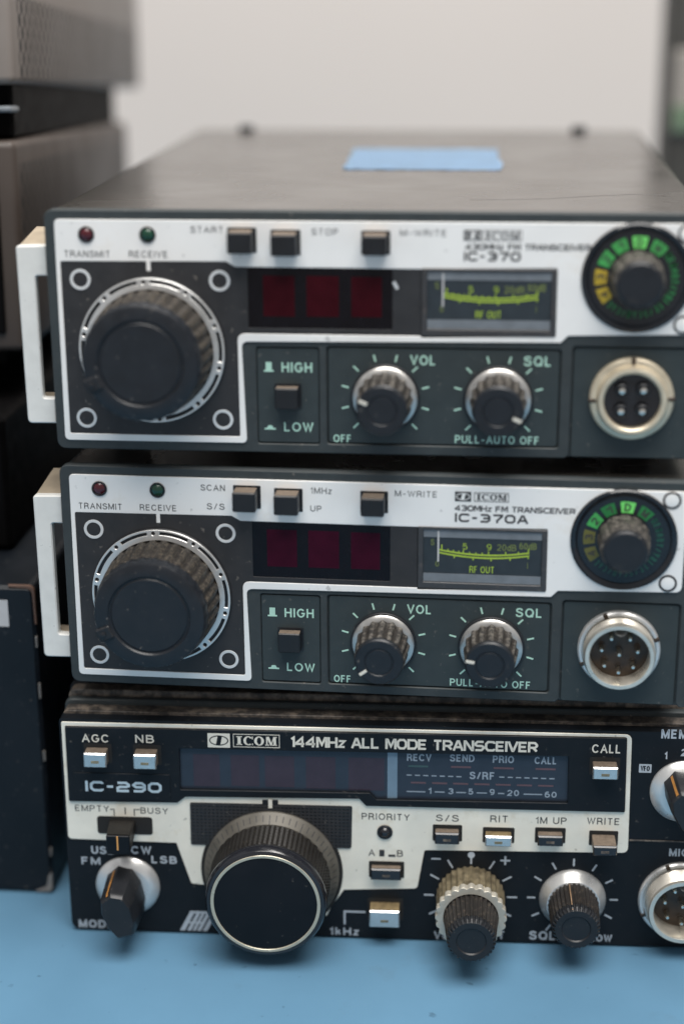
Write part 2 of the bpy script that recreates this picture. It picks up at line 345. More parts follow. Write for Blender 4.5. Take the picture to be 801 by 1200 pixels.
def ink(bm, pts, th, w, ends=()):
    """one printed stroke: a flat mitred strip along a polyline"""
    P = [pts[0]] + [b for a, b in zip(pts, pts[1:]) if (b - a).length > 1e-4]
    if len(P) < 2: return
    closed = (P[0] - P[-1]).length < 1e-3 and len(P) > 3
    h = th / 2
    if not closed:   # square ends on upright strokes
        for i, j in ((0, 1), (-1, -2)):
            d = P[i] - P[j]
            if abs(d.y) > 1.5 * abs(d.x) and any(abs(P[i].y - e) < 1e-3 for e in ends): P[i] = P[i] + d.normalized() * h
    n = len(P); L, Rr = [], []
    for i in range(n):
        a = P[i - 1] if i else (P[-2] if closed else None); b = P[i + 1] if i < n - 1 else (P[1] if closed else None)
        d1 = (P[i] - a).normalized() if a is not None else None; d2 = (b - P[i]).normalized() if b is not None else None
        d1 = d1 or d2; d2 = d2 or d1
        n1 = Vector((-d1.y, d1.x)); n2 = Vector((-d2.y, d2.x)); m = n1 + n2
        m = m.normalized() if m.length > .05 else n1
        f = h / max(.5, m.dot(n1))
        L.append(bm.verts.new((P[i].x + m.x * f, P[i].y + m.y * f, w))); Rr.append(bm.verts.new((P[i].x - m.x * f, P[i].y - m.y * f, w)))
    for i in range(n - 1): bm.faces.new((Rr[i], Rr[i + 1], L[i + 1], L[i]))

def add_serif_name(bm, u0, u1, v0, v1, w):
    """the boxed serif maker's name: thin frame, letters I C O M"""
    f = .16
    add_plate(bm, [rect(u0, u1, v0, v1), list(reversed(rect(u0 + f, u1 - f, v0 + f, v1 - f)))], w, w + .03)
    a, b = v0 + (v1 - v0) * .17, v1 - (v1 - v0) * .17; h = b - a
    W = u1 - u0; x = u0 + W * .07; s = W * .86 / 3.62
    def bar(x0, x1, y0, y1): add_plate(bm, [[(x0, y0), (x1, y0), (x1, y1), (x0, y1)]], w, w + .03)
    t = .28 * s; q = .1 * h
    # I
    bar(x + .12 * s, x + .12 * s + t, a, b); bar(x, x + .52 * s, b - q, b + .01); bar(x, x + .52 * s, a - .01, a + q)
    # C and O as rings with a heavier left and right
    for k, cx in ((0, x + 1.08 * s), (1, x + 2.06 * s)):
        ro, n = h / 2, 28
        out = [(cx + .44 * s * math.cos(i * 2 * math.pi / n), (a + b) / 2 + ro * 1.04 * math.sin(i * 2 * math.pi / n)) for i in range(n)]
        inn = [(cx + .2 * s * math.cos(i * 2 * math.pi / n), (a + b) / 2 + ro * .84 * math.sin(i * 2 * math.pi / n)) for i in range(n)]
        if k: add_plate(bm, [out, inn[::-1]], w, w + .03)
        else:
            add_plate(bm, [out[3:-3] + inn[3:-3][::-1]], w, w + .03)
            bar(cx + .34 * s, cx + .42 * s, b - .32 * h, b); bar(cx + .34 * s, cx + .42 * s, a, a + .2 * h)
    x += 2.6 * s
    # M
    bar(x + .1 * s, x + .22 * s, a, b); bar(x + .76 * s, x + .76 * s + t * .8, a, b)
    add_plate(bm, [[(x + .1 * s, b), (x + .36 * s, b), (x + .62 * s, a + .1 * h), (x + .48 * s, a)]], w, w + .031)
    add_plate(bm, [[(x + .5 * s, a), (x + .58 * s, a), (x + .86 * s, b), (x + .76 * s, b)]], w, w + .032)
    bar(x, x + .34 * s, a - .01, a + q); bar(x + .64 * s, x + 1.06 * s, a - .01, a + q); bar(x + .74 * s, x + 1.06 * s, b - q, b + .01)
    return bm

def add_eye(bm, bm2, u0, u1, v0, v1, w):
    """the emblem: solid box, an ellipse line inside and a slanted bar; bm gets the box colour, bm2 the other"""
    cx, cy = (u0 + u1) / 2, (v0 + v1) / 2; W, H = u1 - u0, v1 - v0
    add_plate(bm, [rect(u0, u1, v0, v1)], w, w + .03)
    def el(a, b, n=32): return [(cx + a * W * math.cos(i * 2 * math.pi / n), cy + b * H * math.sin(i * 2 * math.pi / n)) for i in range(n)]
    add_plate(bm2, [el(.43, .36), el(.38, .29)[::-1]], w + .03, w + .05)
    k = .1 * W
    add_plate(bm2, [[(cx - k - .03 * W, cy - .29 * H), (cx + k - .03 * W, cy - .29 * H), (cx + k + .05 * W, cy + .29 * H), (cx - k + .05 * W, cy + .29 * H)]], w + .03, w + .055)

# ------------------------------------------------------------------ object helpers
class Frame:
    """panel frame: (u, v, w) in mm  ->  the thing's own space, origin at the base of the thing"""
    def __init__(self, name, label, cat, x, y, z, yaw, ub, vb, wb=0.0, group=None, tilt=0.0):
        self.b = (ub, vb, wb)
        o = bpy.data.objects.new(name, None); COL.objects.link(o); o.empty_display_size = .02
        R = Matrix.Rotation(yaw, 3, 'Z') @ Matrix.Rotation(tilt, 3, 'X')
        o.location = (Vector((x, y, z + ZT)) + R @ Vector((ub, -wb, vb))) * MM
        o.rotation_euler = R.to_euler()
        o['label'] = label; o['category'] = cat
        if group: o['group'] = group
        self.root = o
    def mk(self, name, bm, m, parent=None, sharp=32, label=None):
        ub, vb, wb = self.b
        for q in bm.verts: q.co = ((q.co.x - ub) * MM, -(q.co.z - wb) * MM, (q.co.y - vb) * MM)
        bmesh.ops.recalc_face_normals(bm, faces=bm.faces[:])
        me = bpy.data.meshes.new(name); bm.to_mesh(me); bm.free()
        for p in me.polygons: p.use_smooth = True
        me.set_sharp_from_angle(angle=math.radians(sharp))
        me.materials.append(m)
        o = bpy.data.objects.new(name, me); COL.objects.link(o); o.parent = parent or self.root
        if label: o['label'] = label
        return o
def B(): return bmesh.new()

def wipe(o, z_lo):  # dust only on upward faces of an object: second material slot
    pass

# ------------------------------------------------------------------ setting
def sheet(name, verts, m):
    me = bpy.data.meshes.new(name); me.from_pydata([Vector(v) * MM for v in verts], [], [(0, 1, 2, 3)]); me.update()
    me.materials.append(m); o = bpy.data.objects.new(name, me); COL.objects.link(o); o['kind'] = 'structure'; return o
def setting_box(name, x0, x1, y0, y1, z0, z1, m):
    b = B(); add_box(b, x0, x1, y0, y1, z0, z1, 1.5)
    for q in b.verts: q.co *= MM
    me = bpy.data.meshes.new(name); b.to_mesh(me); b.free(); me.materials.append(m)
    o = bpy.data.objects.new(name, me); COL.objects.link(o); o['kind'] = 'structure'; return o
setting_box('table', -900, 1100, -420, 618, -28, 0, M['table'])
setting_box('wall', -2200, 2400, 620, 700, -700, 1900, M['wall'])

# ------------------------------------------------------------------ the two grey sets
def fm_set(F, first, texts, bright):
    mk = F.mk
    # body: bezel with rounded corners, recesses open in a front frame
    L0, R0, T0, B0 = -7.75, 145.0, 16.2, -41.0
    b = B(); add_plate(b, [rect(L0, R0, B0, T0, 2.4)], -3.2, -1.0, .35)
    bez = mk('bezel', b, M['bezel'])
    b = B()
    notch_l, notch_r = (114.45, -35.75)[0], (142.53, -34.45)[0]
    hv = (122.85, -14.18)[1]
    out = rpoly([(L0, B0), (notch_l - .9, B0), (notch_l, B0 + .9), (notch_l, hv), (notch_r, hv), (notch_r, B0 + .9), (notch_r + .9, B0), (R0, B0), (R0, T0), (L0, T0)],
                [2.4, .2, .3, 1, 1, .3, .2, 2.4, 2.4, 2.4])
    h1 = rect((41.04, -36.85)[0], (55.77, -36.17)[0], (48.11, -38.84)[1], (48.46, -15.36)[1], .6)
    h2 = rect((57.56, -36.09)[0], (111.94, -33.60)[0], (82.18, -38.63)[1], (81.92, -15.04)[1], .8)
    add_plate(b, [out, h1[::-1], h2[::-1]], -1.0, 0, .22)
    mk('front_frame', b, M['bezel'], bez)
    for nm, hh in (('inset_panel', h1), ('inset_panel', h2)):
        b = B(); cx = sum(q[0] for q in hh) / len(hh); cy = sum(q[1] for q in hh) / len(hh)
        pts = [(cx + (x - cx) * .985, cy + (y - cy) * .975) for x, y in hh]
        add_plate(b, [pts], -1.0, -.35, .12); mk(nm, b, M['inset'], bez)
    b = B(); add_plate(b, [rect(notch_l + .4, notch_r - .4, B0 + .3, hv - .4, .8)], -1.0, -.55, .12); mk('inset_panel', b, M['inset'], bez)
    # cover: sheet steel wrap behind the bezel
    b = B(); add_plate(b, [rect(L0 + .5, R0 - .5, B0 + .6, T0 - .35, 2.2)], -204, -3.5, .4)
    cov = mk('top_cover', b, M['cover'])
    for uu in (10.6, 123.7):
        b = B(); add_revolve(b, 0, 0, [(2.6, 0), (2.6, 1.3), (2.1, 1.9), (0, 2.0)], 20)
        for q in b.verts: q.co = (uu + q.co.x, T0 - .4 + q.co.z, -199 + q.co.y)
        mk('rear_screw', b, M['black'], cov)
    if first:
        b = B(); ink(b, [Vector(q) for q in ((90, -24.6), (98, -25), (108.2, -27), (118.6, -32.2), (129.1, -35.9), (137.1, -33.2))], .35, 0)
        for v in b.verts: v.co = (v.co.x, T0 - .33, v.co.y)
        mk('scratch', b, M['black'], cov)
        b = B(); ink(b, [Vector((73.2, .4)), Vector((74.1, -1.3))], .7, .42); mk('scuff', b, M['ring_print'])
    for uu in (6, 131):
        for ww in (-20, -185):
            b = B(); add_revolve(b, 0, 0, [(4.5, 0), (5, 3.2), (5, 4.8)], 20)
            for q in b.verts: q.co = (uu + q.co.x, B0 - 4.1 + q.co.z, ww + q.co.y)
            mk('foot', b, M['rubber'])
    # silver plate
    so = rpoly([(-5.28, 14.04), (142.3, (-5.28, 14.04)[1]), (142.3, (142.78, -11.00)[1]), (113.22, -11.67), (111.66, -13.31), (37.69, -14.10),
                (38.45, -38.68), (-5.63, -38.75)], [1.2, 1.2, 1.6, .5, .5, 1.6, 1.2, 1.2])
    zi = (-4.40, 4.25)
    hole = rpoly([(-4.35, 4.36), (34.47, 4.66), (36.64, 3.46), (79.39, 3.37), (110.30, 3.84), (110.43, -11.82), (79.58, -12.63), (79.57, -12.19), (36.79, -12.19),
                  (36.85, -37.13), (-4.30, -37.09)], [.5, .4, .4, 0, .3, .3, 0, 0, 1.8, .5, .5])
    b = B(); add_plate(b, [so, hole[::-1]], .0, .4, .08); pl = mk('front_plate', b, M['silver'])
    # charcoal plate fills the opening; dots of the meter and display stand in it
    disp = rect((39.43, -3.05)[0], (72.94, -1.86)[0], (56.09, -10.83)[1], (56.22, 3.32)[1], .2)
    met = rect((79.64, -3.80)[0], (110.36, -2.69)[0], (94.25, -12.02)[1], (93.93, 3.58)[1], .3)
    fill = rpoly([(x, y) for x, y in [(-4.29, 4.25), (34.43, 4.59), (36.58, 3.40), (79.43, 3.30), (79.57, -12.12), (36.72, -12.13), (36.78, -37.07), (-4.23, -37.02)]],
                 [.5, .4, .4, 0, 0, 1.8, .5, .5])
    b = B(); add_plate(b, [fill, disp[::-1]], .0, .3, .05); ch = mk('knob_plate', b, M['charcoal'])
    b = B(); u = (16.41, 4.71)[0]; add_plate(b, [rect(u - .45, u + .45, (16.17, 2.30)[1], (16.29, 5.37)[1])], .3, .43); mk('index_mark', b, M['silver'], ch)
    for q in ((0.19, 0.10), (32.92, 0.15), (-0.06, -33.19), (32.83, -33.03)):
        b = B(); add_plate(b, [circ(q[0], q[1], 2.45), circ(q[0], q[1], 1.75)[::-1]], .3, .5, .05); r = mk('screw_ring', b, M['ring_print'])
        b = B(); add_revolve(b, q[0], q[1], [(1.7, .2), (1.7, .34), (1.3, .40), (0, .40)], 24); mk('screw', b, M['charcoal'], r)
    for k, q in enumerate(((138.83, 11.89), (138.96, -8.76))):
        b = B(); add_plate(b, [circ(q[0], q[1], 2.15), circ(q[0], q[1], 1.65)[::-1]], .4, .5); r = mk('screw_ring', b, M['dark_print'])
        b = B(); add_revolve(b, q[0], q[1], [(1.6, .3), (1.6, .46), (1.2, .52), (0, .52)], 24)
        mk('screw', b, M['silver'] if k == 0 or not bright else M['silver'], r)
    # lamps
    for q, m, l in (((2.17, 10.60), 'led_red', 'dark red signal lamp'), ((16.51, 10.66), 'led_green', 'dark green signal lamp')):
        b = B(); add_plate(b, [circ(q[0], q[1], 1.9), circ(q[0], q[1], 1.5)[::-1]], .4, .75, .08); r = mk('signal_lamp', b, M['black'], label=l)
        b = B(); add_revolve(b, q[0], q[1], [(1.5, .3), (1.45, .6), (1.0, 1.0), (.5, 1.15), (0, 1.2)], 24); mk('lens', b, M[m], r)
    # push buttons
    for a, c in (((35.55, 12.01), (41.15, 7.11)), ((45.51, 11.58), (51.29, 6.65)), ((66.26, 11.53), (71.79, 6.99))):
        b = B(); add_plate(b, [rect(a[0] - .5, c[0] + .6, c[1] - .4, a[1] + .5, .2)], .4, .46); s = mk('push_button', b, M['black'])
        b = B(); add_box(b, a[0], c[0], c[1], a[1], .2, 5.0, .28); mk('cap', b, M['brown_top'], s)
        b = B(); add_box(b, a[0] + .25, c[0] - .25, a[1] - .02, a[1] + .05, .6, 4.6, .02, 1); mk('dust_film', b, M['btn_dust'], s)
    # display
    b = B(); add_plate(b, [rect(min(x for x, y in disp), max(x for x, y in disp), min(y for x, y in disp), max(y for x, y in disp))], 0, .12); d = mk('display', b, M['disp'])
    for a, c in (((42.98, 1.45), (50.31, -8.06)), ((53.09, 1.47), (60.56, -8.01)), ((63.45, 1.39), (70.48, -7.97))):
        b = B(); add_plate(b, [rect(a[0], c[0], c[1], a[1], .15)], .12, .17); mk('digit_cell', b, M['seg_r1' if bright else 'seg_r2'], d)
    # meter
    x0, x1, y0, y1 = min(q[0] for q in met), max(q[0] for q in met), (94.25, -12.02)[1], (93.93, 3.58)[1]
    b = B(); add_plate(b, [rect(x0, x1, y0, y1, .3), rect(x0 + 1.2, x1 - 1.2, y0 + 1.5, y1 - .75, .3)[::-1]], -.0, .6, .1); mf = mk('meter', b, M['meter_frame'])
    b = B(); add_plate(b, [rect(x0 + 1, x1 - 1, y0 + 1.3, y1 - .6)], -.0, .1); mk('meter_face', b, M['meter_face'], mf)
    b = B(); add_plate(b, [rect(x0 + 1.3, x1 - 1.3, y1 - 2.7, y1 - .8)], -.0+.1, .25); add_plate(b, [rect(x0 + 1.3, x1 - 1.3, y0 + 1.6, y0 + 3.7)], -.0+.1, .25)  # pale bands painted in place of light reflected in the meter window
    mk('meter_strip', b, M['meter_strip'], mf)
    b = B()
    ua, ub_ = (84.67, -3.62)[0], (106.14, -2.84)[0]
    def ya(t): return (95.30, -3.71)[1] + 1.0 * (2 * t - 1) ** 2 + .15 * (0.5 - t)
    n = 24
    for off, th in ((.36, .19), (-.36, .19)):
        top = [(ua + (ub_ - ua) * i / n, ya(i / n) + off + th) for i in range(n + 1)]
        bot = [(ua + (ub_ - ua) * i / n, ya(i / n) + off - th) for i in range(n + 1)]
        add_plate(b, [bot + top[::-1]], -.0+.1, .14)
    for t, hh in ((.03, 1.3), (.10, .45), (.16, .45), (.22, .45), (.27, .8), (.34, .45), (.41, .45), (.48, .45), (.55, .8), (.74, .7), (.88, .5), (.99, .9)):
        uu = ua + (ub_ - ua) * t; add_plate(b, [rect(uu - .13, uu + .13, ya(t) + .5, ya(t) + .5 + hh)], -.0+.1, .141)
    for t in (.17, .38, .58, .79, .99):
        uu = ua + (ub_ - ua) * t; add_plate(b, [rect(uu - .13, uu + .13, ya(t) - 1.1, ya(t) - .5)], -.0+.1, .141)
    add_text(b, 'RF OUT', (92.01, -7.89), (97.93, -7.49)[0], 1.7  , .13)
    add_text(b, '5', (90.27, -2.07), (91.39, -2.07)[0], 1.6  , .13); add_text(b, '9', (96.04, -2.08), (97.16, -2.08)[0], 1.6  , .13)
    mk('scale_print', b, M['lime'], mf)
    b = B(); add_text(b, '20dB', (98.52, -2.04), (102.98, -1.88)[0], 1.6  , .13); add_text(b, '60dB', (103.78, -1.52), (107.81, -1.27)[0], 1.6  , .13)
    add_text(b, 'S', (82.65, -1.19), (83.51, -0.84)[0], 1.5  , .13); add_text(b, '0', (83.85, -6.60), (84.67, -6.46)[0], 1.4  , .13); add_text(b, '1', (105.68, -6.33), (105.93, -5.89)[0], 1.5  , .13)
    mk('scale_print', b, M['olive'], mf)
    b = B(); q0, q1 = (84.49, -5.26), (84.45, 2.55); add_box(b, q0[0] - .2, q0[0] + .2, q0[1], q1[1], 0.26, .4); mk('needle', b, M['needle'], mf)
    # channel dial
    q = (128.15, 1.85)
    b = B(); add_revolve(b, q[0], q[1], [(12.5, .1), (12.5, .8), (12.1, 1.1), (11.4, 1.0), (10.8, .62), (0, .62)], 72); di = mk('channel_dial', b, M['dial'])
    cells = [(88, 11, 'seg_g_hi', 'D'), (57, 11, 'seg_g' if bright else 'seg_g_lo', 'M'), (119, 11, 'seg_g' if bright else 'seg_g_lo', '1'), (149, 11.5, 'seg_g', '2'),
             (179, 11.5, 'seg_y' if bright else 'seg_y_lo', '3'), (208, 11, 'seg_y' if bright else 'seg_y_lo', '4')]
    off = -2 if not bright else 0
    for a, hw, m, t in cells:
        b = B(); add_plate(b, [arc(q[0], q[1], 6.8, 9.5, a - hw + off, a + hw + off)], .62, .7); c = mk('channel_cell', b, M[m], di)
        b = B(); add_text(b, t, (-.75, -.95), .75, 1.9, .72, .02)
        ca = math.radians(a + off); rt = Matrix.Rotation(ca - math.pi / 2, 2)
        for v in b.verts:
            xy = rt @ Vector((v.co.x, v.co.y)); v.co = (q[0] + 8.15 * math.cos(ca) + xy.x, q[1] + 8.15 * math.sin(ca) + xy.y, v.co.z)
        mk('lettering', b, M['dark_print'], di)
    b = B()
    for k, ch_ in enumerate('MEMORY/WRITE/SCAN/CALL'):
        a = 38 - k * 8.6 + off
        t = B(); add_text(t, ch_, (-.42, -.8), .42, 1.7, .63, .03)
        ca = math.radians(a); rt = Matrix.Rotation(ca - math.pi / 2, 2)
        for v in t.verts:
            xy = rt @ Vector((v.co.x, v.co.y)); v.co = (q[0] + 8.4 * math.cos(ca) + xy.x, q[1] + 8.4 * math.sin(ca) + xy.y, v.co.z)
        join(b, t)
    mk('lettering', b, M['seg_g_lo' if bright else 'seg_dim'], di)
    b = B(); fl = 12
    add_revolve(b, q[0], q[1], [(6.2, .6), (6.0, 3.0), (5.6, 7.6), (5.3, 8.4)], 96, lambda i, a, k: .32 * math.copysign(abs(math.cos(a * fl / 2)) ** .6, 1) - .2); kn = mk('dial_knob', b, M['dusty'], di)
    b = B(); add_revolve(b, q[0], q[1], [(5.25, 8.2), (5.1, 9.2), (4.6, 9.6), (0, 9.6)], 48); mk('cap', b, M['cap'], di)
    # big tuning knob
    q = (16.5, -16.5)
    b = B(); add_plate(b, [circ(q[0], q[1], 17.5, 96)], .3, .9, .15); tk = mk('tuning_knob', b, M['black'])
    slots = []
    for k in range(10):
        a = 94.5 + 36 * k
        slots.append(circ(q[0] + 16.35 * math.cos(math.radians(a)), q[1] + 16.35 * math.sin(math.radians(a)), .5, 14)[::-1])
        slots.append(rpoly(arc(q[0], q[1], 15.95, 16.75, a + 5.5, a + 30.5, 12), .0)[::-1])
    b = B(); add_plate(b, [circ(q[0], q[1], 17.3, 96), *slots, circ(q[0], q[1], 14.6, 72)[::-1]], .9, 1.5, .1); mk('ring', b, M['satin'], tk)
    nf = 30
    b = B(); add_revolve(b, q[0], q[1], [(14.5, .9), (14.4, 3), (13.9, 9.5), (13.7, 11.6)], 240, lambda i, a, k: .30 * (math.cos(a * nf)) if k < 4 else 0)
    g_ = mk('ribbed_grip', b, M['dusty_main'], tk); two_tone(F, g_, q, nf, M['grime'], -.45)
    b = B(); add_revolve(b, q[0], q[1], [(13.6, 11.4), (13.85, 11.9), (13.6, 13.8), (13.3, 14.5), (12.8, 14.75), (10.1, 14.75), (9.75, 14.3), (9.45, 14.25), (9.1, 14.5), (0, 14.5)], 120,
                         lambda i, a, k: .12 * math.cos(a * nf) if k in (1, 2) else 0)
    cp = mk('cap', b, M['cap'], tk)
    a = math.radians(204)
    b = B(); add_box(b, -1.9, 1.9, -1.7, 1.7, 11.6, 15.4, .35)
    add_revolve(b, .3, 0, [(.75, 15.3), (.7, 15.75), (.3, 15.9), (0, 15.9)], 16)
    rt = Matrix.Rotation(a, 2)
    for v in b.verts:
        xy = rt @ Vector((v.co.x, v.co.y)); v.co = (q[0] + 12.0 * math.cos(a) + xy.x, q[1] + 12.0 * math.sin(a) + xy.y, v.co.z)
    mk('finger_tab', b, M['black'], tk)
    # small knobs
    for ki, (q, w1, pa) in enumerate((((71.31, -27.17), 12.0, texts['ptr'][0]), ((97.68, -27.2), 11.0, texts['ptr'][1]))):
        b = B(); add_revolve(b, q[0], q[1], [(8.1, -.4), (8.1, .35), (7.9, .5)], 64); k_ = mk('control_knob', b, M['black'])
        b = B(); add_revolve(b, q[0], q[1], [(7.6, .2), (7.6, .7), (7.3, 1.0), (6.3, 1.4), (5.7, 1.4)], 72); mk('skirt', b, M['skirt_metal'], k_)
        b = B(); add_revolve(b, q[0], q[1], [(6.35, 1.2), (6.3, 3), (5.75, w1 - 1.8), (5.6, w1 - 1.3)], 168, lambda i, a, k: (.30 if k < 3 else .15) * math.cos(a * 16)); g_ = mk('ribbed_grip', b, M['dusty'], k_)
        two_tone(F, g_, q, 16, M['grime'], -.15)
        b = B(); add_revolve(b, q[0], q[1], [(5.6, w1 - 1.7), (5.85, w1 - 1.4), (5.85, w1 - .4), (5.5, w1), (3.6, w1), (3.4, w1 - .2), (3.2, w1 - .2), (3.1, w1 - .05), (0, w1 - .05)], 64); mk('cap', b, M['cap'], k_)
        b = B(); add_box(b, 3.7, 5.75, -.38, .38, w1 - .6, w1 + .06, .05, 1); rt = Matrix.Rotation(math.radians(pa), 2)
        for v in b.verts:
            xy = rt @ Vector((v.co.x, v.co.y)); v.co = (q[0] + xy.x, q[1] + xy.y, v.co.z)
        mk('pointer', b, M['cream_print'], k_)
        b = B()
        for a in (105, 75, 45, 15, -15, -45, 135, 165, 195, 225):
            t = B(); add_plate(t, [rect(8.9, 10.6, -.2, .2)], -.35, -.29); rt = Matrix.Rotation(math.radians(a), 2)
            for v in t.verts:
                xy = rt @ Vector((v.co.x, v.co.y)); v.co = (q[0] + xy.x, q[1] + xy.y, v.co.z)
            join(b, t)
        mk('dial_ticks', b, M['mint'])
    # power button
    a, c = (45.59, -24.67), (51.08, -29.76)
    b = B(); add_plate(b, [rect(a[0] - .45, c[0] + .5, c[1] - .4, a[1] + .5, .2)], -.36, -.2); s = mk('power_button', b, M['black'])
    b = B(); add_box(b, a[0], c[0], c[1], a[1], -.5, 2.6, .25); mk('cap', b, M['brown_top'], s)
    b = B(); add_box(b, a[0] + .2, c[0] - .2, a[1] - .02, a[1] + .04, .2, 2.3, .02, 1); mk('dust_film', b, M['btn_dust'], s)
    # socket
    q = (128.3, -26.25)
    if first:
        b = B(); add_revolve(b, q[0], q[1], [(9.7, -.6), (9.7, .9), (9.3, 1.4), (8.3, 1.6), (8.1, 2.4), (7.9, 3.3), (7.6, 3.7), (6.9, 3.7), (6.5, 3.3), (6.4, 1.0), (6.4, -.4)], 72, closed=False)
        sk = mk('socket', b, M['cream_brass'], label='low four hole socket with yellowed ring')
        b = B(); add_revolve(b, q[0], q[1], [(6.45, .4), (6.4, 1.6), (0, 1.6)], 48); mk('insert', b, M['gloss_black'], sk)
        for dx, dy in ((-2.45, 2.5), (2.4, 2.65), (-2.5, -2.4), (2.35, -2.3)):
            b = B(); add_revolve(b, q[0] + dx, q[1] + dy, [(1.7, 1.6), (1.6, 3.2), (1.35, 3.4), (1.15, 3.4), (1.15, 2.0), (0, 2.0)], 20); mk('contact', b, M['black'], sk)
            b = B(); add_revolve(b, q[0] + dx + .1, q[1] + dy - .15, [(.85, 2.0), (.8, 3.0), (.3, 3.2), (0, 3.2)], 14); mk('pin', b, M['pin'], sk)
        for aa in (90, 182, 2):
            b = B(); add_box(b, 8.3, 9.9, -.45, .45, .8, 1.75, .1, 1); rt = Matrix.Rotation(math.radians(aa), 2)
            for v in b.verts:
                xy = rt @ Vector((v.co.x, v.co.y)); v.co = (q[0] + xy.x, q[1] + xy.y, v.co.z)
            mk('slot', b, M['insert'], sk)
    else:
        socket(F, q, -.6, 5.6, 9.9, 8.6, 7.1)
    # handle
    b = B()
    hp = [(-8.2, 7.6), (-15.5, 7.4), (-15.3, -35.5), (-8.2, -35.4), (-8.2, -29.2), (-11.2, -29.2), (-11.2, .4), (-8.2, .4)]
    add_plate(b, [rpoly(hp, [0, .9, 1.2, 0, 0, .7, .7, 0])], -4.6, -2.2, .3)
    sh = mk('side_handle', b, M['handle'])
    for v0, v1, lift, w_ in ((.4, 7.5, 2.0, -20), (-35.4, -29.2, 0, -9)):
        b = B(); n0 = 0; add_box(b, -15.35, -8.1, v0 + .05, v1 - .1, w_, -4.4, .4)
        b.verts.ensure_lookup_table()
        for v in b.verts[n0:]:
            k = (-v.co.z - 4.4) / 15.6
            if v.co.y > v1 - 1: v.co.y += lift * k
        mk('arm', b, M['arm'], sh)
    # lettering on the plates
    def lab(m, items, par, bold=.012):
        for it in items:
            b = B(); add_text(b, it[0], it[1], it[2][0], it[3], it[4] if len(it) > 4 else .42, bold); mk('lettering', b, M[m], par)
    lab('dark_print', texts['small'], pl, .004)
    b = B(); b2 = B()
    e = texts['eye']; add_eye(b, b2, e[0][0], e[1][0], e[1][1], e[0][1], .42); n_ = texts['name']; add_serif_name(b, n_[0][0], n_[1][0], n_[1][1], n_[0][1], .42)
    mk('emblem', b, M['dark_print'], pl); mk('emblem_mark', b2, M['silver'], pl)
    for it in texts['sq']:
        b = B(); add_strokes(b, *it); mk('lettering', b, M['dark_print'], pl)
    lab('mint', [('HIGH', (46.93, -21.40), (54.15, -21.19), 2.35, -.33), ('LOW', (47.29, -35.82), (54.26, -35.55), 2.25, -.33), ('VOL', (77.08, -19.22), (83.01, -19.11), 2.35, -.33),
                 ('SQL', (103.35, -19.06), (109.70, -18.91), 2.35, -.33), ('OFF', (59.02, -38.24), (63.31, -38.13), 1.9, -.33), ('PULL-AUTO OFF', (87.75, -37.91), (107.50, -37.56), 1.95, -.33)], bez)
    b = B(); a = (42.74, -21.35)
    add_plate(b, [[(a[0], a[1]), (a[0] + 2.3, a[1]), (a[0] + 2.3, a[1] + .4), (a[0] + 1.85, a[1] + .4), (a[0] + 1.85, a[1] + 2.3), (a[0] + .45, a[1] + 2.3), (a[0] + .45, a[1] + .4), (a[0], a[1] + .4)]], -.34, -.3)
    a = (42.64, -35.43)
    add_plate(b, [[(a[0], a[1]), (a[0] + 2.7, a[1]), (a[0] + 2.7, a[1] + .35), (a[0] + 2.1, a[1] + .4), (a[0] + 1.8, a[1] + 1.0), (a[0] + .9, a[1] + 1.0), (a[0] + .6, a[1] + .4), (a[0], a[1] + .35)]], -.34, -.3)
    mk('button_symbol', b, M['mint'], bez)

def socket(F, q, w0, w1, rf, ro, ri, keyed=True):
    """tall threaded microphone socket with a ring of male pins"""
    mk = F.mk
    b = B(); add_revolve(b, q[0], q[1], [(rf, w0), (rf, .7), (rf - .35, 1.15), (rf - .95, 1.15), (rf - 1.0, .2)], 72); sk = mk('socket', b, M['satin'], label='tall threaded socket with a ring of pins')
    prof = [(ro - .25, w0)]
    k = 0; w = 1.0
    while w < w1 - .9:
        prof += [(ro, w), (ro - .22, w + .28)]; w += .56
    prof += [(ro - .2, w1 - .7), (ro - .45, w1), (ri + .15, w1), (ri, w1 - .3), (ri - .1, .0)]
    b = B(); add_revolve(b, q[0], q[1], prof, 72, closed=False); mk('threaded_shell', b, M['nickel'], sk, sharp=50)
    b = B(); add_revolve(b, q[0], q[1], [(ri, -.3), (ri, .5), (0, .5)], 48); mk('insert', b, M['insert'], sk)
    for dx, dy in ((0, 0), (-2.0, 4.0), (2.4, 4.0), (-4.2, 1.0), (4.3, .9), (-3.4, -3.0), (3.4, -3.1), (0, -4.6)):
        s = ri / 7.1
        b = B(); add_revolve(b, q[0] + dx * s, q[1] + dy * s, [(.55, .4), (.55, 3.4), (.35, 3.8), (0, 3.85)], 14); mk('pin', b, M['pin'], sk)
        b = B(); add_plate(b, [circ(q[0] + dx * s, q[1] + dy * s, 1.0, 18), circ(q[0] + dx * s, q[1] + dy * s, .75, 18)[::-1]], .45, .7, .05); mk('pin_collar', b, M['insert'], sk)
    for aa in (112, 20, 204):
        b = B(); add_box(b, rf - 1.2, rf + .08, -.5, .5, .5, 1.3, .1, 1); rt = Matrix.Rotation(math.radians(aa), 2)
        for v in b.verts:
            xy = rt @ Vector((v.co.x, v.co.y)); v.co = (q[0] + xy.x, q[1] + xy.y, v.co.z)
        mk('slot', b, M['insert'], sk)
    if keyed:
        b = B(); add_revolve(b, q[0], q[1] + ri - .2, [(1.5, .5), (1.5, w1 - .4)], 20)
        bmesh.ops.delete(b, geom=[v for v in b.verts if (v.co.y - q[1]) ** 2 + (v.co.x - q[0]) ** 2 > (ri + .3) ** 2], context='VERTS'); mk('key', b, M['satin'], sk)

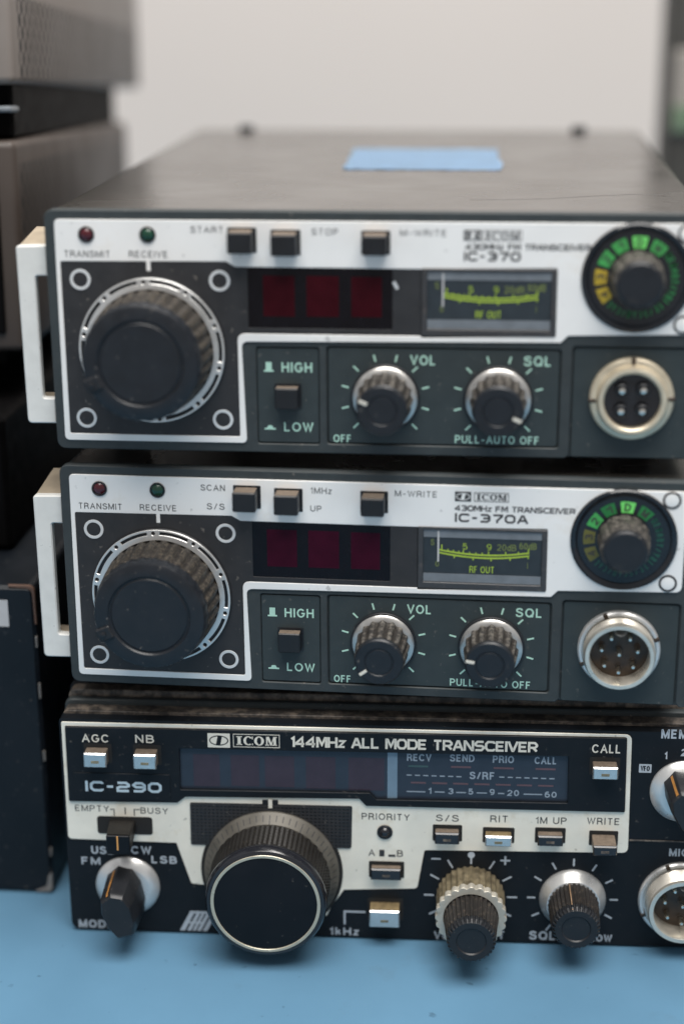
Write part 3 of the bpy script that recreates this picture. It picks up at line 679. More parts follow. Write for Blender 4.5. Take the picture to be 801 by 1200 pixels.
def two_tone(F, o, q, n, m, lim=-.05):
    """grime sits in the valleys between the flutes"""
    o.data.materials.append(m); ub, vb, wb = F.b
    for p in o.data.polygons:
        a = math.atan2(p.center.z / MM + vb - q[1], p.center.x / MM + ub - q[0])
        if math.cos(a * n) < lim: p.material_index = 1

GRP = 'radio transceivers stacked on the table'
F1 = Frame('radio_transceiver', 'topmost radio transceiver of the stack, blue tape on its grey lid, bright green dial', 'radio', 0, 0, 0, 0, 68.6, -45.1, -100, GRP)
fm_set(F1, True, {
    'ptr': (157, -24),
    'small': [('TRANSMIT', (-3.29, 5.32), (7.55, 5.52), 1.55), ('RECEIVE', (11.97, 5.38), (21.03, 5.52), 1.55),
              ('START', (26.50, 11.17), (34.13, 11.15), 1.5), ('STOP', (54.44, 10.90), (60.46, 10.79), 1.5), ('M-WRITE', (74.59, 10.83), (85.14, 10.81), 1.5)],
    'eye': ((89.01, 12.35), (92.99, 9.95)), 'name': ((93.32, 12.34), (102.10, 9.95)),
    'sq': [('430MHz FM TRANSCEIVER', (89.35, 7.83), (117.66, 8.02)[0], 1.45, .42, .31), ('IC-370', (89.10, 5.30), (101.96, 5.35)[0], 2.15, .42, .5)]}, True)
F2 = Frame('radio_transceiver', 'middle radio transceiver of the stack, silver panel, tall threaded socket, dim green dial', 'radio', -.17, .37, -61.59, -.02572, 68.6, -45.1, -100, GRP)
fm_set(F2, False, {
    'ptr': (217, 172),
    'small': [('TRANSMIT', (-3.29, 5.32), (7.55, 5.52), 1.55), ('RECEIVE', (11.97, 5.38), (21.03, 5.52), 1.55),
              ('SCAN', (27.12, 10.88), (33.08, 11.11), 1.55), ('S/S', (28.50, 6.16), (32.87, 6.34), 1.55), ('1MHz', (53.75, 10.96), (58.90, 11.05), 1.55),
              ('UP', (53.72, 6.46), (56.41, 6.46), 1.5), ('M-WRITE', (74.01, 10.89), (84.07, 10.99), 1.5)],
    'eye': ((88.26, 12.55), (92.10, 10.12)), 'name': ((92.78, 12.48), (100.95, 10.21)),
    'sq': [('430MHz FM TRANSCEIVER', (88.23, 7.74), (116.67, 8.22)[0], 1.45, .42, .31), ('IC-370A', (88.32, 4.96), (105.64, 5.30)[0], 2.2, .42, .5)]}, False)

# ------------------------------------------------------------------ the black set at the bottom
F3 = Frame('radio_transceiver', 'black radio transceiver at the bottom of the stack, with large knurled tuning knob', 'radio', 0, -3, 0, .027, 68.0, -172.4, -100, GRP)
def all_mode_set(F):
    mk = F.mk
    L0, R0, T0, B0 = -10.9, 166.0, -106.9, -172.3
    vs = (-10.28, -111.99)[1]
    win = rpoly([(19.66, -118.45), (117.39, -118.11), (117.60, -131.16), (69.54, -131.51), (67.81, -129.72), (19.56, -130.09)], [.3, .3, .3, .2, .2, .3])
    b = B(); add_plate(b, [rpoly([(L0, B0), (R0, B0), (R0, vs + .7), (L0, vs + .7)], [2.6, 2.6, .9, .9]), win[::-1]], -3.2, 0, .0); bez = mk('bezel', b, M['navy'])
    b = B(); add_plate(b, [rpoly([(L0 + .3, B0 + .3), (R0 - .3, B0 + .3), (R0 - .3, vs + 1.5), (L0 + .3, vs + 1.5)], [2.4, 2.4, 1.6, 1.6])], -7.2, -3.2, .1); mk('ridge', b, M['ridge'], bez)
    b = B(); add_plate(b, [rpoly([(L0, B0), (R0, B0), (R0, vs + 2.9), (L0, vs + 2.9)], [2.6, 2.6, 2.2, 2.2])], -9.4, -7.2, .35); mk('ridge', b, M['bezel'], bez)
    b = B(); add_plate(b, [rpoly([(L0 + .6, B0 + .5), (R0 - .6, B0 + .5), (R0 - .6, T0 - .5), (L0 + .6, T0 - .5)], [2.4, 2.4, 2.2, 2.2])], -13.4, -9.4, .2); mk('ridge', b, M['ridge'], bez)
    b = B(); add_plate(b, [rpoly([(L0, B0), (R0, B0), (R0, T0), (L0, T0)], 2.6)], -17, -13.4, .4); mk('rear_bezel', b, M['navy'], bez)
    b = B(); add_plate(b, [rect(L0 + .8, R0 - .8, B0 + .6, T0 - .3, 2.4)], -210, -17.2, .4); mk('top_cover', b, M['navy'])
    # silver frame
    kc = (42.5, -153.15)
    tl = (-10.28, -112.04); tr = (132.77, -111.83)
    so = rpoly([tl, (tr[0], tl[1]), (133.34, -145.12), (81.82, -145.89), (80.06, -157.15), (61.16, -158.10), (57.80, -163.32), (56.66, -165.91), (38.07, -166.54), (24.55, -157.82), (21.38, -157.52), (17.89, -145.74), (-10.33, -145.34)],
               [.4, 1.8, 1.6, .8, 1.2, .4, .4, 0, 0, 0, .8, .3, 1.2])
    bo = rpoly([(-9.34, -113.16), (131.60, -112.80), (132.04, -133.42), (66.94, -133.47), (65.20, -131.49), (20.70, -132.16), (18.61, -133.93), (-9.49, -134.28)], [.3, .6, .3, .3, .3, .3, .3, .5])
    b = B(); add_plate(b, [so, bo[::-1]], .0, .35, .06); pl = mk('front_plate', b, M['silver_aged'])
    bi = [((x - 62) * .9985 + 62, (y + 120.5) * .995 - 120.5) for x, y in bo]
    b = B(); add_plate(b, [bi, win[::-1]], .0, .9, .1); up = mk('window_plate', b, M['navy'])
    def shrink(pp): return pp
    b = B(); add_plate(b, [win], -.5, -.2); dp = mk('display', b, M['glass_blue'])
    for a, c in (((22.96, -120.45), (29.68, -129.43)), ((32.55, -120.44), (39.75, -129.15)), ((41.23, -120.45), (48.69, -129.14)), ((51.63, -120.41), (59.13, -129.33)), ((62.42, -120.37), (71.49, -129.47))):
        b = B(); add_plate(b, [rect(a[0], c[0], c[1], a[1], .1)], -.2, -.16); mk('digit_cell', b, M['glass_cell'], dp)
    a, c = (72.27, -118.32), (74.75, -132.04); b = B(); add_plate(b, [rect(a[0], c[0], c[1], a[1])], -.2, -.12); mk('divider_bar', b, M['glass_bar'], dp)
    def lab(m, items, par, bold=.012):
        for it in items:
            b = B(); add_text(b, it[0], it[1], it[2][0], it[3], it[4], bold); mk('lettering', b, M[m], par)
    W = -.19
    sc = [('RECV', (77.14, -120.93), (83.27, -120.77), 2.0, W), ('SEND', (87.89, -120.81), (94.09, -120.72), 2.0, W), ('PRIO', (98.62, -120.88), (103.92, -120.69), 2.0, W), ('CALL', (109.02, -120.94), (114.58, -120.88), 2.0, W),
          ('S/RF', (92.90, -125.61), (99.24, -125.58), 2.1, W), ('1', (82.51, -130.01), (83.38, -129.86), 1.7, W), ('3', (87.58, -129.99), (88.94, -129.95), 1.7, W), ('5', (92.64, -129.96), (93.93, -129.81), 1.7, W),
          ('9', (98.02, -129.93), (99.30, -129.90), 1.7, W), ('20', (102.48, -130.05), (105.42, -129.97), 1.7, W), ('60', (111.86, -130.26), (114.85, -130.18), 1.7, W)]
    lab('scale_print', sc, dp, .016)
    b = B()
    def dash(x0, x1, y, hh=.28):
        a, c = (x0, y), (x1, y); add_plate(b, [rect(a[0], c[0], a[1] - hh / 2, a[1] + hh / 2)], -.2, -.17)
    for i in range(7):
        q = (77.08, -124.89); s = ((91.68, -124.59)[0] - q[0]) / 7; dash(q[0] + s * i, q[0] + s * (i + .62), q[1] - .02 * i)
        q = (100.36, -124.83); s = ((114.97, -124.67)[0] - q[0]) / 7; dash(q[0] + s * i, q[0] + s * (i + .62), q[1] - .02 * i)
    for x0, x1, y in ((476, 497, 927.8), (509, 520, 928.4), (534, 545, 929), (558, 569.5, 929.5), (583, 590, 930.2), (613, 633.5, 931)):
        a = {476: (77.11, -129.51), 509: (84.23, -129.45), 534: (89.62, -129.45), 558: (94.78, -129.42), 583: (100.15, -129.44), 613: (106.58, -129.45)}[x0]
        dash(a[0], a[0] + (x1 - x0) / 4.42, a[1])
    mk('scale_lines', b, M['scale_print'], dp)
    for i, a in enumerate(((77.49, -122.11), (88.21, -122.06), (98.91, -122.09), (109.35, -122.07))):
        b = B(); add_plate(b, [rect(a[0], a[0] + 5.0, a[1] - .5, a[1])], -.2, -.17); mk('indicator_bar', b, M['led_bar' if i else 'led_bar_g'], dp)
    for i in range(7):
        q = (78.17, -126.76); s = ((110.14, -126.72)[0] - q[0]) / 6
        b = B(); add_plate(b, [rect(q[0] + s * i, q[0] + s * i + 3.8, q[1] - .45, q[1])], -.2, -.17); mk('indicator_bar', b, M['led_bar'], dp)
    # titles on the black plate
    W = .92
    b = B(); b2 = B(); a, c = (27.00, -113.96), (32.66, -117.88); add_eye(b, b2, a[0], c[0], c[1], a[1], W)
    a, c = (33.45, -113.99), (45.22, -117.65); add_serif_name(b, a[0], c[0], c[1], a[1], W)
    mk('emblem', b, M['cream_print'], up); mk('emblem_mark', b2, M['navy'], up)
    b = B(); a = (47.87, -117.22); add_strokes(b, '144MHz ALL MODE TRANSCEIVER', a, (109.71, -116.76)[0], 2.9, W, .6); mk('lettering', b, M['cream_print'], up)
    b = B(); a, c = (-7.79, -125.84), (17.02, -133.31); add_plate(b, [rect(a[0], c[0], c[1], a[1], .3)], .9, 1.1, .06); np_ = mk('name_plate', b, M['navy'], up)
    b = B(); a = (-4.84, -131.02); add_strokes(b, 'IC-290', a, (14.83, -130.81)[0], 2.95, 1.12, .68); mk('lettering', b, M['blue_print'], np_)
    lab('cream_print', [('AGC', (-5.04, -117.25), (1.91, -117.17), 2.25, W), ('NB', (8.60, -117.11), (13.34, -117.11), 2.25, W), ('CALL', (123.03, -116.93), (130.17, -116.70), 2.35, W)], up)
    # push buttons: hole, stem top, bright or black cap
    def button(a, c, w1, face, top, base, label=None, slot='brass'):
        b = B(); add_plate(b, [rect(a[0] - .55, c[0] + .75, c[1] - .4, a[1] + 1.1, .4)], base, base + .05); s = mk('push_button', b, M['rubber'], label=label)
        b = B(); add_box(b, a[0] + .15, c[0] - .15, c[1] + .1, a[1] - .05, base - .3, w1 - .5, .15); mk('stem', b, M[top], s)
        b = B(); add_plate(b, [rect(a[0], c[0], c[1], a[1], .25)], w1 - .9, w1, .32); mk('cap', b, M[face], s)
        cx, cy = (a[0] + c[0]) / 2, a[1] + (c[1] - a[1]) * .6
        b = B(); add_plate(b, [rect(cx - 1.0, cx + 1.0, cy - .35, cy + .35)], w1, w1 + .05); mk('cap_mark', b, M[slot], s)
    button((-4.15, -118.67), (1.66, -122.64), 4.5, 'chrome', 'btn_dust', .9, 'chrome push button')
    button((8.49, -118.72), (14.31, -122.80), 4.5, 'chrome', 'btn_dust', .9, 'chrome push button')
    button((123.18, -119.21), (129.40, -122.56), 4.5, 'chrome', 'btn_dust', .9, 'chrome push button')
    button((84.39, -139.48), (90.58, -142.66), 3, 'gloss_black', 'btn_dust', .35, None, 'ridge')
    button((97.10, -139.86), (103.83, -142.77), 3.2, 'chrome', 'gold_btn', .35, 'chrome push button with amber top')
    button((110.29, -139.53), (116.71, -142.39), 3, 'gloss_black', 'btn_dust', .35, None, 'ridge')
    button((123.92, -140.03), (129.92, -142.74), 6.5, 'gloss_black', 'btn_dust', .35, 'black push button standing out', 'ridge')
    button((68.15, -150.50), (75.93, -153.75), 2.6, 'gloss_black', 'btn_dust', .35, None, 'ridge')
    button((67.84, -161.59), (75.68, -166.48), 4.5, 'chrome', 'gold_btn', .0, 'chrome push button with amber top')
    # priority lamp hole
    q = (71.67, -140.90)
    b = B(); add_plate(b, [circ(q[0], q[1], 2.0, 32), circ(q[0], q[1], 1.45, 24)[::-1]], .35, .8, .1); s = mk('priority_lamp', b, M['black'])
    b = B(); add_revolve(b, q[0], q[1], [(1.4, .2), (1.4, .7), (1.0, 1.3), (.5, 1.55), (0, 1.6)], 24); mk('lens', b, M['gloss_black'], s)
    # dark lettering on the silver
    W = .37
    lab('dark_print', [('EMPTY', (-8.05, -137.19), (0.82, -137.33), 1.75, W), ('BUSY', (8.94, -137.44), (16.09, -137.38), 1.75, W), ('PRIORITY', (65.76, -137.48), (77.99, -137.54), 1.85, W),
                       ('S/S', (84.61, -137.44), (90.40, -137.42), 1.9, W), ('RIT', (98.36, -137.28), (102.89, -137.29), 1.9, W), ('1M UP', (109.75, -137.38), (117.57, -137.35), 1.9, W),
                       ('WRITE', (122.72, -137.19), (130.86, -137.20), 1.9, W), ('A', (67.50, -147.94), (69.13, -147.89), 1.9, W), ('B', (74.79, -147.96), (76.32, -147.92), 1.9, W)], pl, .006)
    b = B(); a = (70.29, -148.00); add_plate(b, [rect(a[0], a[0] + 1.3, a[1], a[1] + 1.9)], W, W + .03); add_plate(b, [rect(a[0] + 2.3, a[0] + 4.1, a[1] - .05, a[1] + .6)], W, W + .03); mk('button_symbol', b, M['dark_print'], pl)
    b = B()
    a = (1.96, -136.19); add_plate(b, [[(a[0] - .9, a[1] - .15), (a[0] + .25, a[1] - .15), (a[0] + .25, a[1] - 2.1), (a[0], a[1] - 2.1), (a[0], a[1] - .4), (a[0] - .9, a[1] - .4)]], W, W + .03)
    a = (4.98, -135.74); add_plate(b, [rect(a[0] - .13, a[0] + .13, a[1] - 2.1, a[1] - .1)], W, W + .03)
    a = (7.18, -136.07); add_plate(b, [[(a[0], a[1] - 2.1), (a[0] + .25, a[1] - 2.1), (a[0] + .25, a[1] - .4), (a[0] + 1.6, a[1] - .4), (a[0] + 1.6, a[1] - .15), (a[0], a[1] - .15)]], W, W + .03)
    mk('switch_marks', b, M['dark_print'], pl)
    # lever switch
    a, c = (-2.49, -138.46), (11.90, -143.58)
    b = B(); add_plate(b, [rect(a[0], c[0], c[1], a[1], .9)], .35, .42); sw = mk('lever_switch', b, M['rubber'])
    a, c = (1.66, -138.95), (7.60, -144.22)
    t = (0.72, -138.81), (7.51, -138.61)
    b = B()
    v8 = [b.verts.new(q) for q in ((t[0][0], t[0][1] - 3.6, .1), (t[1][0], t[0][1] - 3.6, .1), (t[1][0], t[0][1] - .6, .1), (t[0][0], t[0][1] - .6, .1),
                                   (a[0], c[1], 9.0), (c[0], c[1], 9.0), (c[0], a[1], 9.0), (a[0], a[1], 9.0))]
    for f in ((0, 3, 2, 1), (4, 5, 6, 7), (0, 1, 5, 4), (1, 2, 6, 5), (2, 3, 7, 6), (3, 0, 4, 7)): b.faces.new([v8[i] for i in f])
    bmesh.ops.bevel(b, geom=b.edges[:], offset=.25, segments=2, affect='EDGES'); mk('lever', b, M['knurl'], sw)
    b = B(); add_box(b, a[0], c[0], c[1], a[1], 8.9, 9.6, .2); mk('lever_tip', b, M['tune_cap'], sw)
    mx = (a[0] + c[0]) / 2 - .1; b = B(); add_box(b, mx - .22, mx + .22, c[1] + 1.2, a[1] - .1, 9.5, 9.66, .05, 1); mk('pointer', b, M['amber'], sw)
    # grid panel with the index mark
    g = rpoly([(21.81, -133.83), (40.42, -133.74), (40.44, -132.57), (44.49, -132.51), (44.47, -133.73), (63.37, -133.72), (63.15, -145.72), (21.65, -146.12)], [.5, 0, .2, .2, 0, .5, .5, .5])
    b = B(); add_plate(b, [g], .3, .5, .08); gp = mk('grid_panel', b, M['black'])
    b = B()
    gx0, gx1, gy0, gy1 = (22.08, -140.16)[0], (62.78, -138.96)[0], (42.50, -145.61)[1], (42.71, -134.31)[1]
    for i in range(40):
        x = gx0 + (gx1 - gx0) * i / 39; add_box(b, x - .2, x + .2, gy0, gy1, .45, .68, 0)
    for i in range(13):
        y = gy0 + (gy1 - gy0) * i / 12; add_box(b, gx0, gx1, y - .2, y + .2, .45, .66, 0)
    mk('grid', b, M['charcoal'], gp)
    a = (42.48, -134.78); b = B(); add_plate(b, [rect(a[0] - .5, a[0] + .5, a[1], a[1] + 2.5)], .5, .7); mk('index_mark', b, M['cream_print'], gp)
    # tuning knob
    b = B(); add_plate(b, [circ(kc[0], kc[1], 18.4, 96)], .0, .55, .1); tk = mk('tuning_knob', b, M['rubber'], label='large knurled tuning knob with champagne ring')
    b = B(); add_revolve(b, kc[0], kc[1], [(17.5, .5), (17.5, 1.2), (17.1, 1.7), (15.5, 4.0), (15.0, 4.1)], 96); sk = mk('skirt', b, M['skirt_gold'], tk)
    b = B()
    for i in range(60):
        t = B(); a = 2 * math.pi * i / 60; l = 1.5 if i % 5 == 0 else 1.0
        v = [t.verts.new(q) for q in ((17.0 - l, -.11, 1.93 + l * 1.4375), (17.0, -.11, 1.93), (17.0, .11, 1.93), (17.0 - l, .11, 1.93 + l * 1.4375))]; t.faces.new(v)
        rt = Matrix.Rotation(a, 2)
        for q in t.verts:
            xy = rt @ Vector((q.co.x, q.co.y)); q.co = (kc[0] + xy.x, kc[1] + xy.y, q.co.z)
        join(b, t)
    mk('skirt_marks', b, M['dark_print'], tk)
    b = B(); rows = 13; pr = [(15.1, 3.8)] + [(15.1 - .02 * k, 4.0 + k * 9.0 / rows) for k in range(rows + 1)] + [(14.6, 13.3)]
    add_revolve(b, kc[0], kc[1], pr, 152, lambda i, a, k: (.36 if (i // 2 + k) % 2 else 0) if 0 < k < rows + 2 else 0); mk('knurled_grip', b, M['knurl'], tk, sharp=10)
    b = B(); add_revolve(b, kc[0], kc[1], [(14.7, 13.0), (15.15, 13.3), (15.35, 14.2), (15.25, 15.3), (14.7, 16.1), (13.9, 16.4), (13.7, 16.1)], 96); mk('rim', b, M['gloss_black'], tk)
    b = B(); add_plate(b, [circ(kc[0], kc[1], 13.8, 96), circ(kc[0], kc[1], 12.95, 96)[::-1]], 15.9, 16.5, .12); mk('ring', b, M['ring_line'], tk)
    b = B(); add_revolve(b, kc[0], kc[1], [(13.0, 15.9), (12.95, 16.25), (12.6, 16.35), (0, 16.35)], 96); mk('cap', b, M['tune_cap'], tk)
    # pointer knobs (mode, memory)
    def pointer_knob(q, ang, top):
        b = B(); add_revolve(b, q[0], q[1], [(8.4, 0), (8.4, .5), (8.1, .9), (6.3, 2.2), (6.0, 2.3)], 64); k_ = mk('selector_knob', b, M['satin'], label='black pointer knob on satin skirt')
        o = [(-3.3, 5.1), (0, 6.6), (3.3, 5.1), (4.3, 1.5), (3.9, -3.4), (2.2, -7.2), (-2.2, -7.2), (-3.9, -3.4), (-4.3, 1.5)]
        rt = Matrix.Rotation(math.radians(ang), 2)
        def tr(p, s): v = rt @ Vector((p[0] * s, p[1] * s)); return (q[0] + v.x, q[1] + v.y)
        b = B(); rr = []
        for s, w in ((1.05, 1.6), (1.03, 4), (.95, top - 1.4), (.9, top - .5), (.82, top)):
            rr.append([b.verts.new((*tr(p, s), w)) for p in rpoly(o, .45, 3)])
        n = len(rr[0])
        for A, C in zip(rr, rr[1:]):
            for i in range(n): b.faces.new((A[i], A[(i + 1) % n], C[(i + 1) % n], C[i]))
        b.faces.new(rr[-1]); b.faces.new(rr[0][::-1]); mk('pointer_body', b, M['black'], k_)
        # bright strip runs along the facet beside the ridge, from the skirt to the face
        b = B(); nv = Vector((-.41, .91)); tv = Vector((.91, .41)); vv = []
        for sc_, w in ((1.04, 2.8), (.955, top - 1.4), (.905, top - .55)):
            for sg in (-.36, .36):
                p = Vector((-1.0, 6.1)) * sc_ + nv * .14 + tv * sg; p = rt @ p
                vv.append(b.verts.new((q[0] + p.x, q[1] + p.y, w + .05)))
        b.faces.new((vv[0], vv[1], vv[3], vv[2])); b.faces.new((vv[2], vv[3], vv[5], vv[4]))
        e = bmesh.ops.solidify(b, geom=b.faces[:], thickness=-.15)
        mk('pointer', b, M['amber'], k_)
        return k_
    pointer_knob((4.65, -158.72), 16, 15.0)
    pointer_knob((146.29, -127.38), 24, 12.0)
    lab('pale_print', [('USB', (-4.54, -149.77), (1.52, -149.74), 2.3, .03), ('CW', (5.84, -149.45), (11.16, -149.44), 2.3, .03), ('FM', (-7.30, -152.93), (-2.34, -152.87), 2.2, .03),
                       ('LSB', (11.12, -152.05), (17.74, -151.99), 2.2, .03), ('MODE', (-9.03, -171.86), (0.34, -171.69), 2.4, .03), ('1kHz', (57.20, -171.78), (64.95, -171.77), 2.2, .03),
                       ('VOL', (84.54, -172.24), (90.32, -172.16), 2.4, .03), ('RIT', (97.41, -171.53), (102.95, -171.46), 2.4, .03), ('SQL.', (109.18, -171.45), (117.07, -171.22), 2.6, .03),
                       ('LOW', (124.78, -171.46), (130.49, -171.26), 2.1, .03), ('MEMORY', (139.95, -112.98), (152.95, -112.84), 2.5, .03), ('1', (140.94, -118.65), (141.78, -118.74), 2.0, .03),
                       ('2', (145.09, -117.72), (146.34, -117.68), 2.0, .03), ('MIC', (143.73, -145.87), (148.65, -145.67), 2.2, .03)], bez, .02)
    b = B(); a, c = (134.95, -120.17), (138.05, -122.53); add_plate(b, [rect(a[0], c[0], c[1], a[1], .2)], .0, .04); vb = mk('memory_tag', b, M['pale_print'], bez)
    b = B(); add_text(b, 'VFO', (a[0] + .4, c[1] + .5), c[0] - .4, 1.4, .06, .02); mk('lettering', b, M['navy'], vb)
    # slanted striped emblem
    b = B(); a = (17.83, -171.86)
    for k, (x0, x1) in enumerate(((0, 1.3), (1.9, 2.9), (3.3, 4.1), (4.5, 5.5), (6.0, 7.2))):
        add_plate(b, [[(a[0] + x0, a[1]), (a[0] + x1, a[1]), (a[0] + x1 + 2.6, a[1] + 5.2), (a[0] + x0 + 2.6, a[1] + 5.2)]], .01, .04)
    add_plate(b, [[(a[0] + 1.4, a[1] + 2.2), (a[0] + 6.6, a[1] + 2.2), (a[0] + 6.8, a[1] + 2.7), (a[0] + 1.6, a[1] + 2.7)]], .01, .045)
    add_plate(b, [[(a[0] + 2.6, a[1] + 5.25), (a[0] + 9.2, a[1] + 5.25), (a[0] + 9.5, a[1] + 5.9), (a[0] + 2.9, a[1] + 5.9)]], .01, .04)
    mk('striped_emblem', b, M['pale_print'], bez)
    b = B(); a, c, d = (61.00, -168.57), (61.02, -164.48), (66.70, -164.45); t = .25
    add_plate(b, [[(a[0], a[1]), (a[0] + 2 * t, a[1]), (a[0] + 2 * t, c[1] - 2 * t), (d[0], c[1] - 2 * t), (d[0], c[1]), (a[0], c[1])]], .01, .04); mk('bracket_mark', b, M['pale_print'], bez)
    # volume / offset double knob
    q = (93.78, -159.09)
    def ticks(q, angs, dot=None, r0=9.3, r1=11.8):
        b = B()
        for a in angs:
            t = B(); add_plate(t, [rect(r0, r1, -.22, .22)], .01, .05); rt = Matrix.Rotation(math.radians(a), 2)
            for v in t.verts:
                xy = rt @ Vector((v.co.x, v.co.y)); v.co = (q[0] + xy.x, q[1] + xy.y, v.co.z)
            join(b, t)
        if dot: add_plate(b, [circ(q[0], q[1] + r1, .9, 20)], .01, .06)
        mk('dial_ticks', b, M['pale_print'], bez)
    ticks(q, (0, 30, 60, 90, 120, 150, 180, 208, -28), True, 9.4, 12.0)
    b = B(); a = (84.80, -148.47); add_plate(b, [rect(a[0] - 1.2, a[0] + 1.2, a[1] - .22, a[1] + .22)], .01, .05)
    a = (102.46, -148.44); add_plate(b, [[(a[0] + x * 1.25, a[1] + y * 1.25) for x, y in ((-1, -.2), (-.2, -.2), (-.2, -1), (.2, -1), (.2, -.2), (1, -.2), (1, .2), (.2, .2), (.2, 1), (-.2, 1), (-.2, .2), (-1, .2))]], .01, .05)
    mk('plus_minus_marks', b, M['pale_print'], bez)
    b = B(); add_revolve(b, q[0], q[1], [(8.6, 0), (8.6, 1), (8.4, 8.4), (8.2, 8.6)], 192, lambda i, a, k: .22 * math.cos(a * 32)); vk = mk('control_knob', b, M['brass'], label='brass fluted outer knob with small black knob in it')
    n = 24 * 8; te = []
    for i in range(n):
        a = 2 * math.pi * i / n; ph = (i % 8) / 8; r = 9.0 - .55 * max(0, 1 - abs(ph - .5) / .28) ** .6
        te.append((q[0] + r * math.cos(a), q[1] + r * math.sin(a)))
    b = B(); add_plate(b, [te, circ(q[0], q[1], 6.9, 64)[::-1]], 8.5, 10.7, .12); mk('scalloped_rim', b, M['rim'], vk)
    def gear_knob(q, w0, w1, r0, r1, par, pa=None):
        b = B(); add_revolve(b, q[0], q[1], [(r0, w0), (r0 - .05, w0 + .6), (r1 + .2, w1 - 3), (r1 + .15, w1 - 2.4)], 200, lambda i, a, k: .24 * math.cos(a * 32)); mk('fluted_grip', b, M['dusty_r3'], par)
        b = B(); add_revolve(b, q[0], q[1], [(r1, w1 - 2.6), (r1 + .12, w1 - 2.2), (r1 + .08, w1 - .8), (r1 - .5, w1), (r1 - 2.0, w1), (r1 - 2.3, w1 - .35), (0, w1 - .35)], 200,
                             lambda i, a, k: .22 * math.copysign(1, math.cos(a * 32)) if k in (1, 2) else 0); mk('cap', b, M['black'], par)
        if pa is not None:
            b = B(); rt = Matrix.Rotation(math.radians(pa), 2); vv = []
            for r, w in ((r0 + .36, w0 + .6), (r1 + .52, w1 - 2.6), (r1 - .1, w1 - .1)):
                for sg in (-.13, .13):
                    xy = rt @ Vector((r, sg)); vv.append(b.verts.new((q[0] + xy.x, q[1] + xy.y, w)))
            b.faces.new((vv[0], vv[1], vv[3], vv[2])); b.faces.new((vv[2], vv[3], vv[5], vv[4])); bmesh.ops.solidify(b, geom=b.faces[:], thickness=-.12)
            mk('pointer', b, M['pale_strip'], par)
    gear_knob(q, 10.0, 21.2, 6.7, 5.8, vk, 235)
    q = (119.90, -158.98)
    b = B(); add_revolve(b, q[0], q[1], [(8.5, 0), (8.5, .5), (8.2, 1.0), (6.7, 3.2), (6.3, 3.3)], 72); k_ = mk('control_knob', b, M['satin'], label='black fluted knob on satin skirt')
    gear_knob(q, 3.0, 14.4, 6.3, 5.7, k_, 101)
    ticks(q, (-28, 0, 30, 60, 90, 118, 148, 180, 208, 236), None, 9.5, 11.6)
    # microphone socket and the seam above it
    socket(F, (147.46, -158.32), 0, 6.5, 10.9, 9.2, 7.6)
    a = (133.53, -141.49); b = B(); add_box(b, a[0], R0 - .2, a[1] - .35, a[1] + .1, -.02, .25, .08, 1); mk('seam_ridge', b, M['ridge'], bez)
all_mode_set(F3)

# ------------------------------------------------------------------ tape on the topmost lid
def tape():
    T = Frame('masking_tape', 'strip of pale blue masking tape stuck on the lid of the topmost transceiver', 'tape', 0, 0, 0, 0, 75.5, 15.9, -110)
    n = 24; b = B(); random.seed(3)
    lo = [(53.9 + 43.9 * i / n, -85.0 - random.random() * .5) for i in range(n + 1)]
    hi = [(52.6 + 44.0 * i / n, -139.5 - random.random() * .6) for i in range(n + 1)]
    g = []
    for k in range(9):
        t = k / 8; row = []
        for i in range(n + 1):
            x = lo[i][0] * (1 - t) + hi[i][0] * t; w = lo[i][1] * (1 - t) + hi[i][1] * t
            if i in (0, n): x += random.uniform(-.5, .5)
            row.append(b.verts.new((x, 15.98 + .10 * (random.random() ** 2), w)))
        g.append(row)
    for r0, r1 in zip(g, g[1:]):
        for i in range(n): b.faces.new((r0[i], r0[i + 1], r1[i + 1], r1[i]))
    bmesh.ops.solidify(b, geom=b.faces[:], thickness=.08)
    for q in b.verts: q.co = ((q.co.x - 75.5) * MM, -(q.co.z + 110) * MM, (q.co.y - 15.9) * MM)
    bmesh.ops.recalc_face_normals(b, faces=b.faces[:])
    me = bpy.data.meshes.new('masking_tape'); b.to_mesh(me); b.free(); me.materials.append(M['tape'])
    for p in me.polygons: p.use_smooth = True
    o = bpy.data.objects.new('masking_tape', me); COL.objects.link(o)
    e = T.root; o.location = e.location; o['label'] = e['label']; o['category'] = e['category']; bpy.data.objects.remove(e)
    o.name = 'masking_tape'
tape()

# ------------------------------------------------------------------ left hand stack
G_IN = None
BX = Frame('equipment_box', 'dark navy box with chipped edges on the blue table, left of the stack', 'box', 0, 14, 0, 0, -90, -172.8, -90)
b = B(); add_plate(b, [rect(-165, -20.4, -172.6, -82.6, 2.2)], -185, 0, .9); body = BX.mk('body', b, M['box_navy'])
b = B(); add_plate(b, [rect(-45, (-27.35, -89.69)[0], (-27.63, -93.74)[1], (-27.12, -86.37)[1], .2)], 0, .15); BX.mk('label_sticker', b, M['label'])
for y, l in ((-98, 3.2), (-112, 4.5), (-131, 3.0), (-160, 2.4)):
    b = B(); add_box(b, -20.75, -20.25, y - l / 2, y + l / 2, -.9, .0, .15, 1); BX.mk('paint_chip', b, M['chip'])
b = B(); add_plate(b, [rpoly([(-26, -172.3), (-20.6, -172.3), (-20.6, -166.0), (-21.6, -167.5), (-22.2, -170.6)], [.3, 1.8, .3, .4, .8])], -.8, .12, .1); BX.mk('paint_chip', b, M['chip'])
b = B(); add_plate(b, [rpoly([(-27, -82.3), (-20.1, -82.3), (-20.1, -93), (-20.6, -93), (-20.9, -83.2), (-27, -82.9)], [0, 2, 0, 0, 1.8, 0])], -1.2, -.1, .1); BX.mk('worn_edge', b, M['rust'])

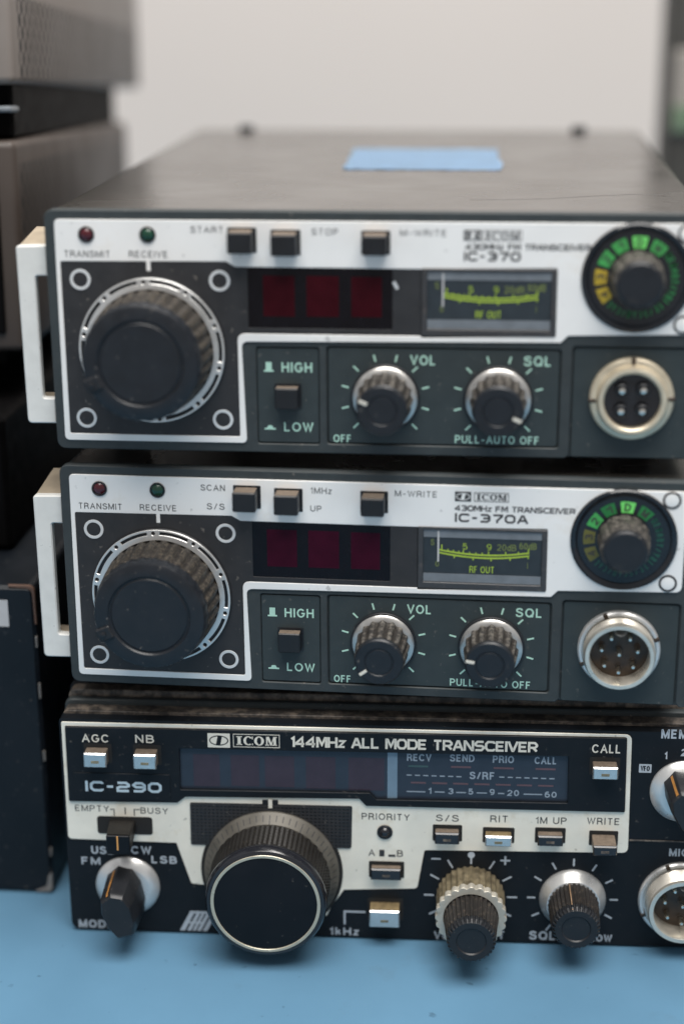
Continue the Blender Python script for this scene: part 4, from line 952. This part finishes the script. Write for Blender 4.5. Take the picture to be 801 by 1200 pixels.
def perf_case(label, x, y, z, w_, d, h, tilt, col, yr, zr, name):
    C_ = Frame('perforated_case', label, 'equipment case', x, y, z, math.radians(4), 0, 0, 0, 'perforated grey cases at the left', tilt)
    b = B(); add_box(b, -w_, 0, 0, h, -d, 0, 2.0, 3)
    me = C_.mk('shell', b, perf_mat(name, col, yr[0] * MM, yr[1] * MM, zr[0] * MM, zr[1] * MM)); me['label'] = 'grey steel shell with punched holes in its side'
    b = B(); add_box(b, -w_ + 4, -5, 5, h - 5, -.2, 1.2, .5); C_.mk('front_panel', b, M['near_black'])  # near-black front stands in for the shade on the lower case
    for uu in (-w_ + 14, -14):
        for ww in (-d + 14, -14):
            b = B(); add_revolve(b, 0, 0, [(5, -5), (5.5, 0.4)], 20)
            for q in b.verts: q.co = (uu + q.co.x, q.co.z, ww + q.co.y)
            C_.mk('foot', b, M['rubber'])
    return C_
TL = math.radians(-3.5)
perf_case('lower grey perforated case in the stack left of the transceivers', -30, 55, -30, 190, 200, 56, TL, lin((66, 58, 53)), (4, 196), (28, 50), 'perforated_steel_shaded')  # base colour darkened: the shade on this lower case is painted in
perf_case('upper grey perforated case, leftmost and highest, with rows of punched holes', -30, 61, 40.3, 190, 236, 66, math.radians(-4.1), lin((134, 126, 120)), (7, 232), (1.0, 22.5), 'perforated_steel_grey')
W_ = Frame('black_block', 'added matt black block for the shaded space under the lower perforated case', 'device', -30, 40, -82.3, 0, 0, 0, 0)  # block added to darken the shaded space below the lower case
b = B(); add_box(b, -170, -3, 0.2, 38, -150, 0, 1.5); W_.mk('body', b, M['near_black'])
b = B(); add_box(b, -160, -8, 4, 34, -.2, .8, .4); W_.mk('front_panel', b, M['rubber'])
U = Frame('black_block', 'flat black unit with pale grey tab squeezed between the two perforated cases', 'device', -30, 62, 30, math.radians(4), 0, -3, 0, None, math.radians(-4.0))
b = B(); add_box(b, -170, -3, -4, 11.5, -185, -8, 1.0); U.mk('body', b, M['near_black'])
b = B(); add_box(b, -28, -1.5, 3.0, 4.6, -9, 1, .5); U.mk('metal_tab', b, M['meter_strip'])

# ------------------------------------------------------------------ instrument far right
I = Frame('grey_instrument', 'blurred grey instrument with pale face and green patch at the right edge', 'instrument', 0, 300, 0, 0, 250, -172.8, -60)
b = B(); add_box(b, 162.5, 330, -172.6, 70, -40, 0, 5, 3); I.mk('housing', b, M['inst_grey'])
b = B(); add_box(b, 164.5, 326, 6, 38, -.5, 1.5, .6); fa = I.mk('face_panel', b, M['inst_pale'])
b = B(); add_box(b, 165, 185, 7, 17, 1.2, 2.4, .4); I.mk('green_patch', b, M['inst_green'], fa)
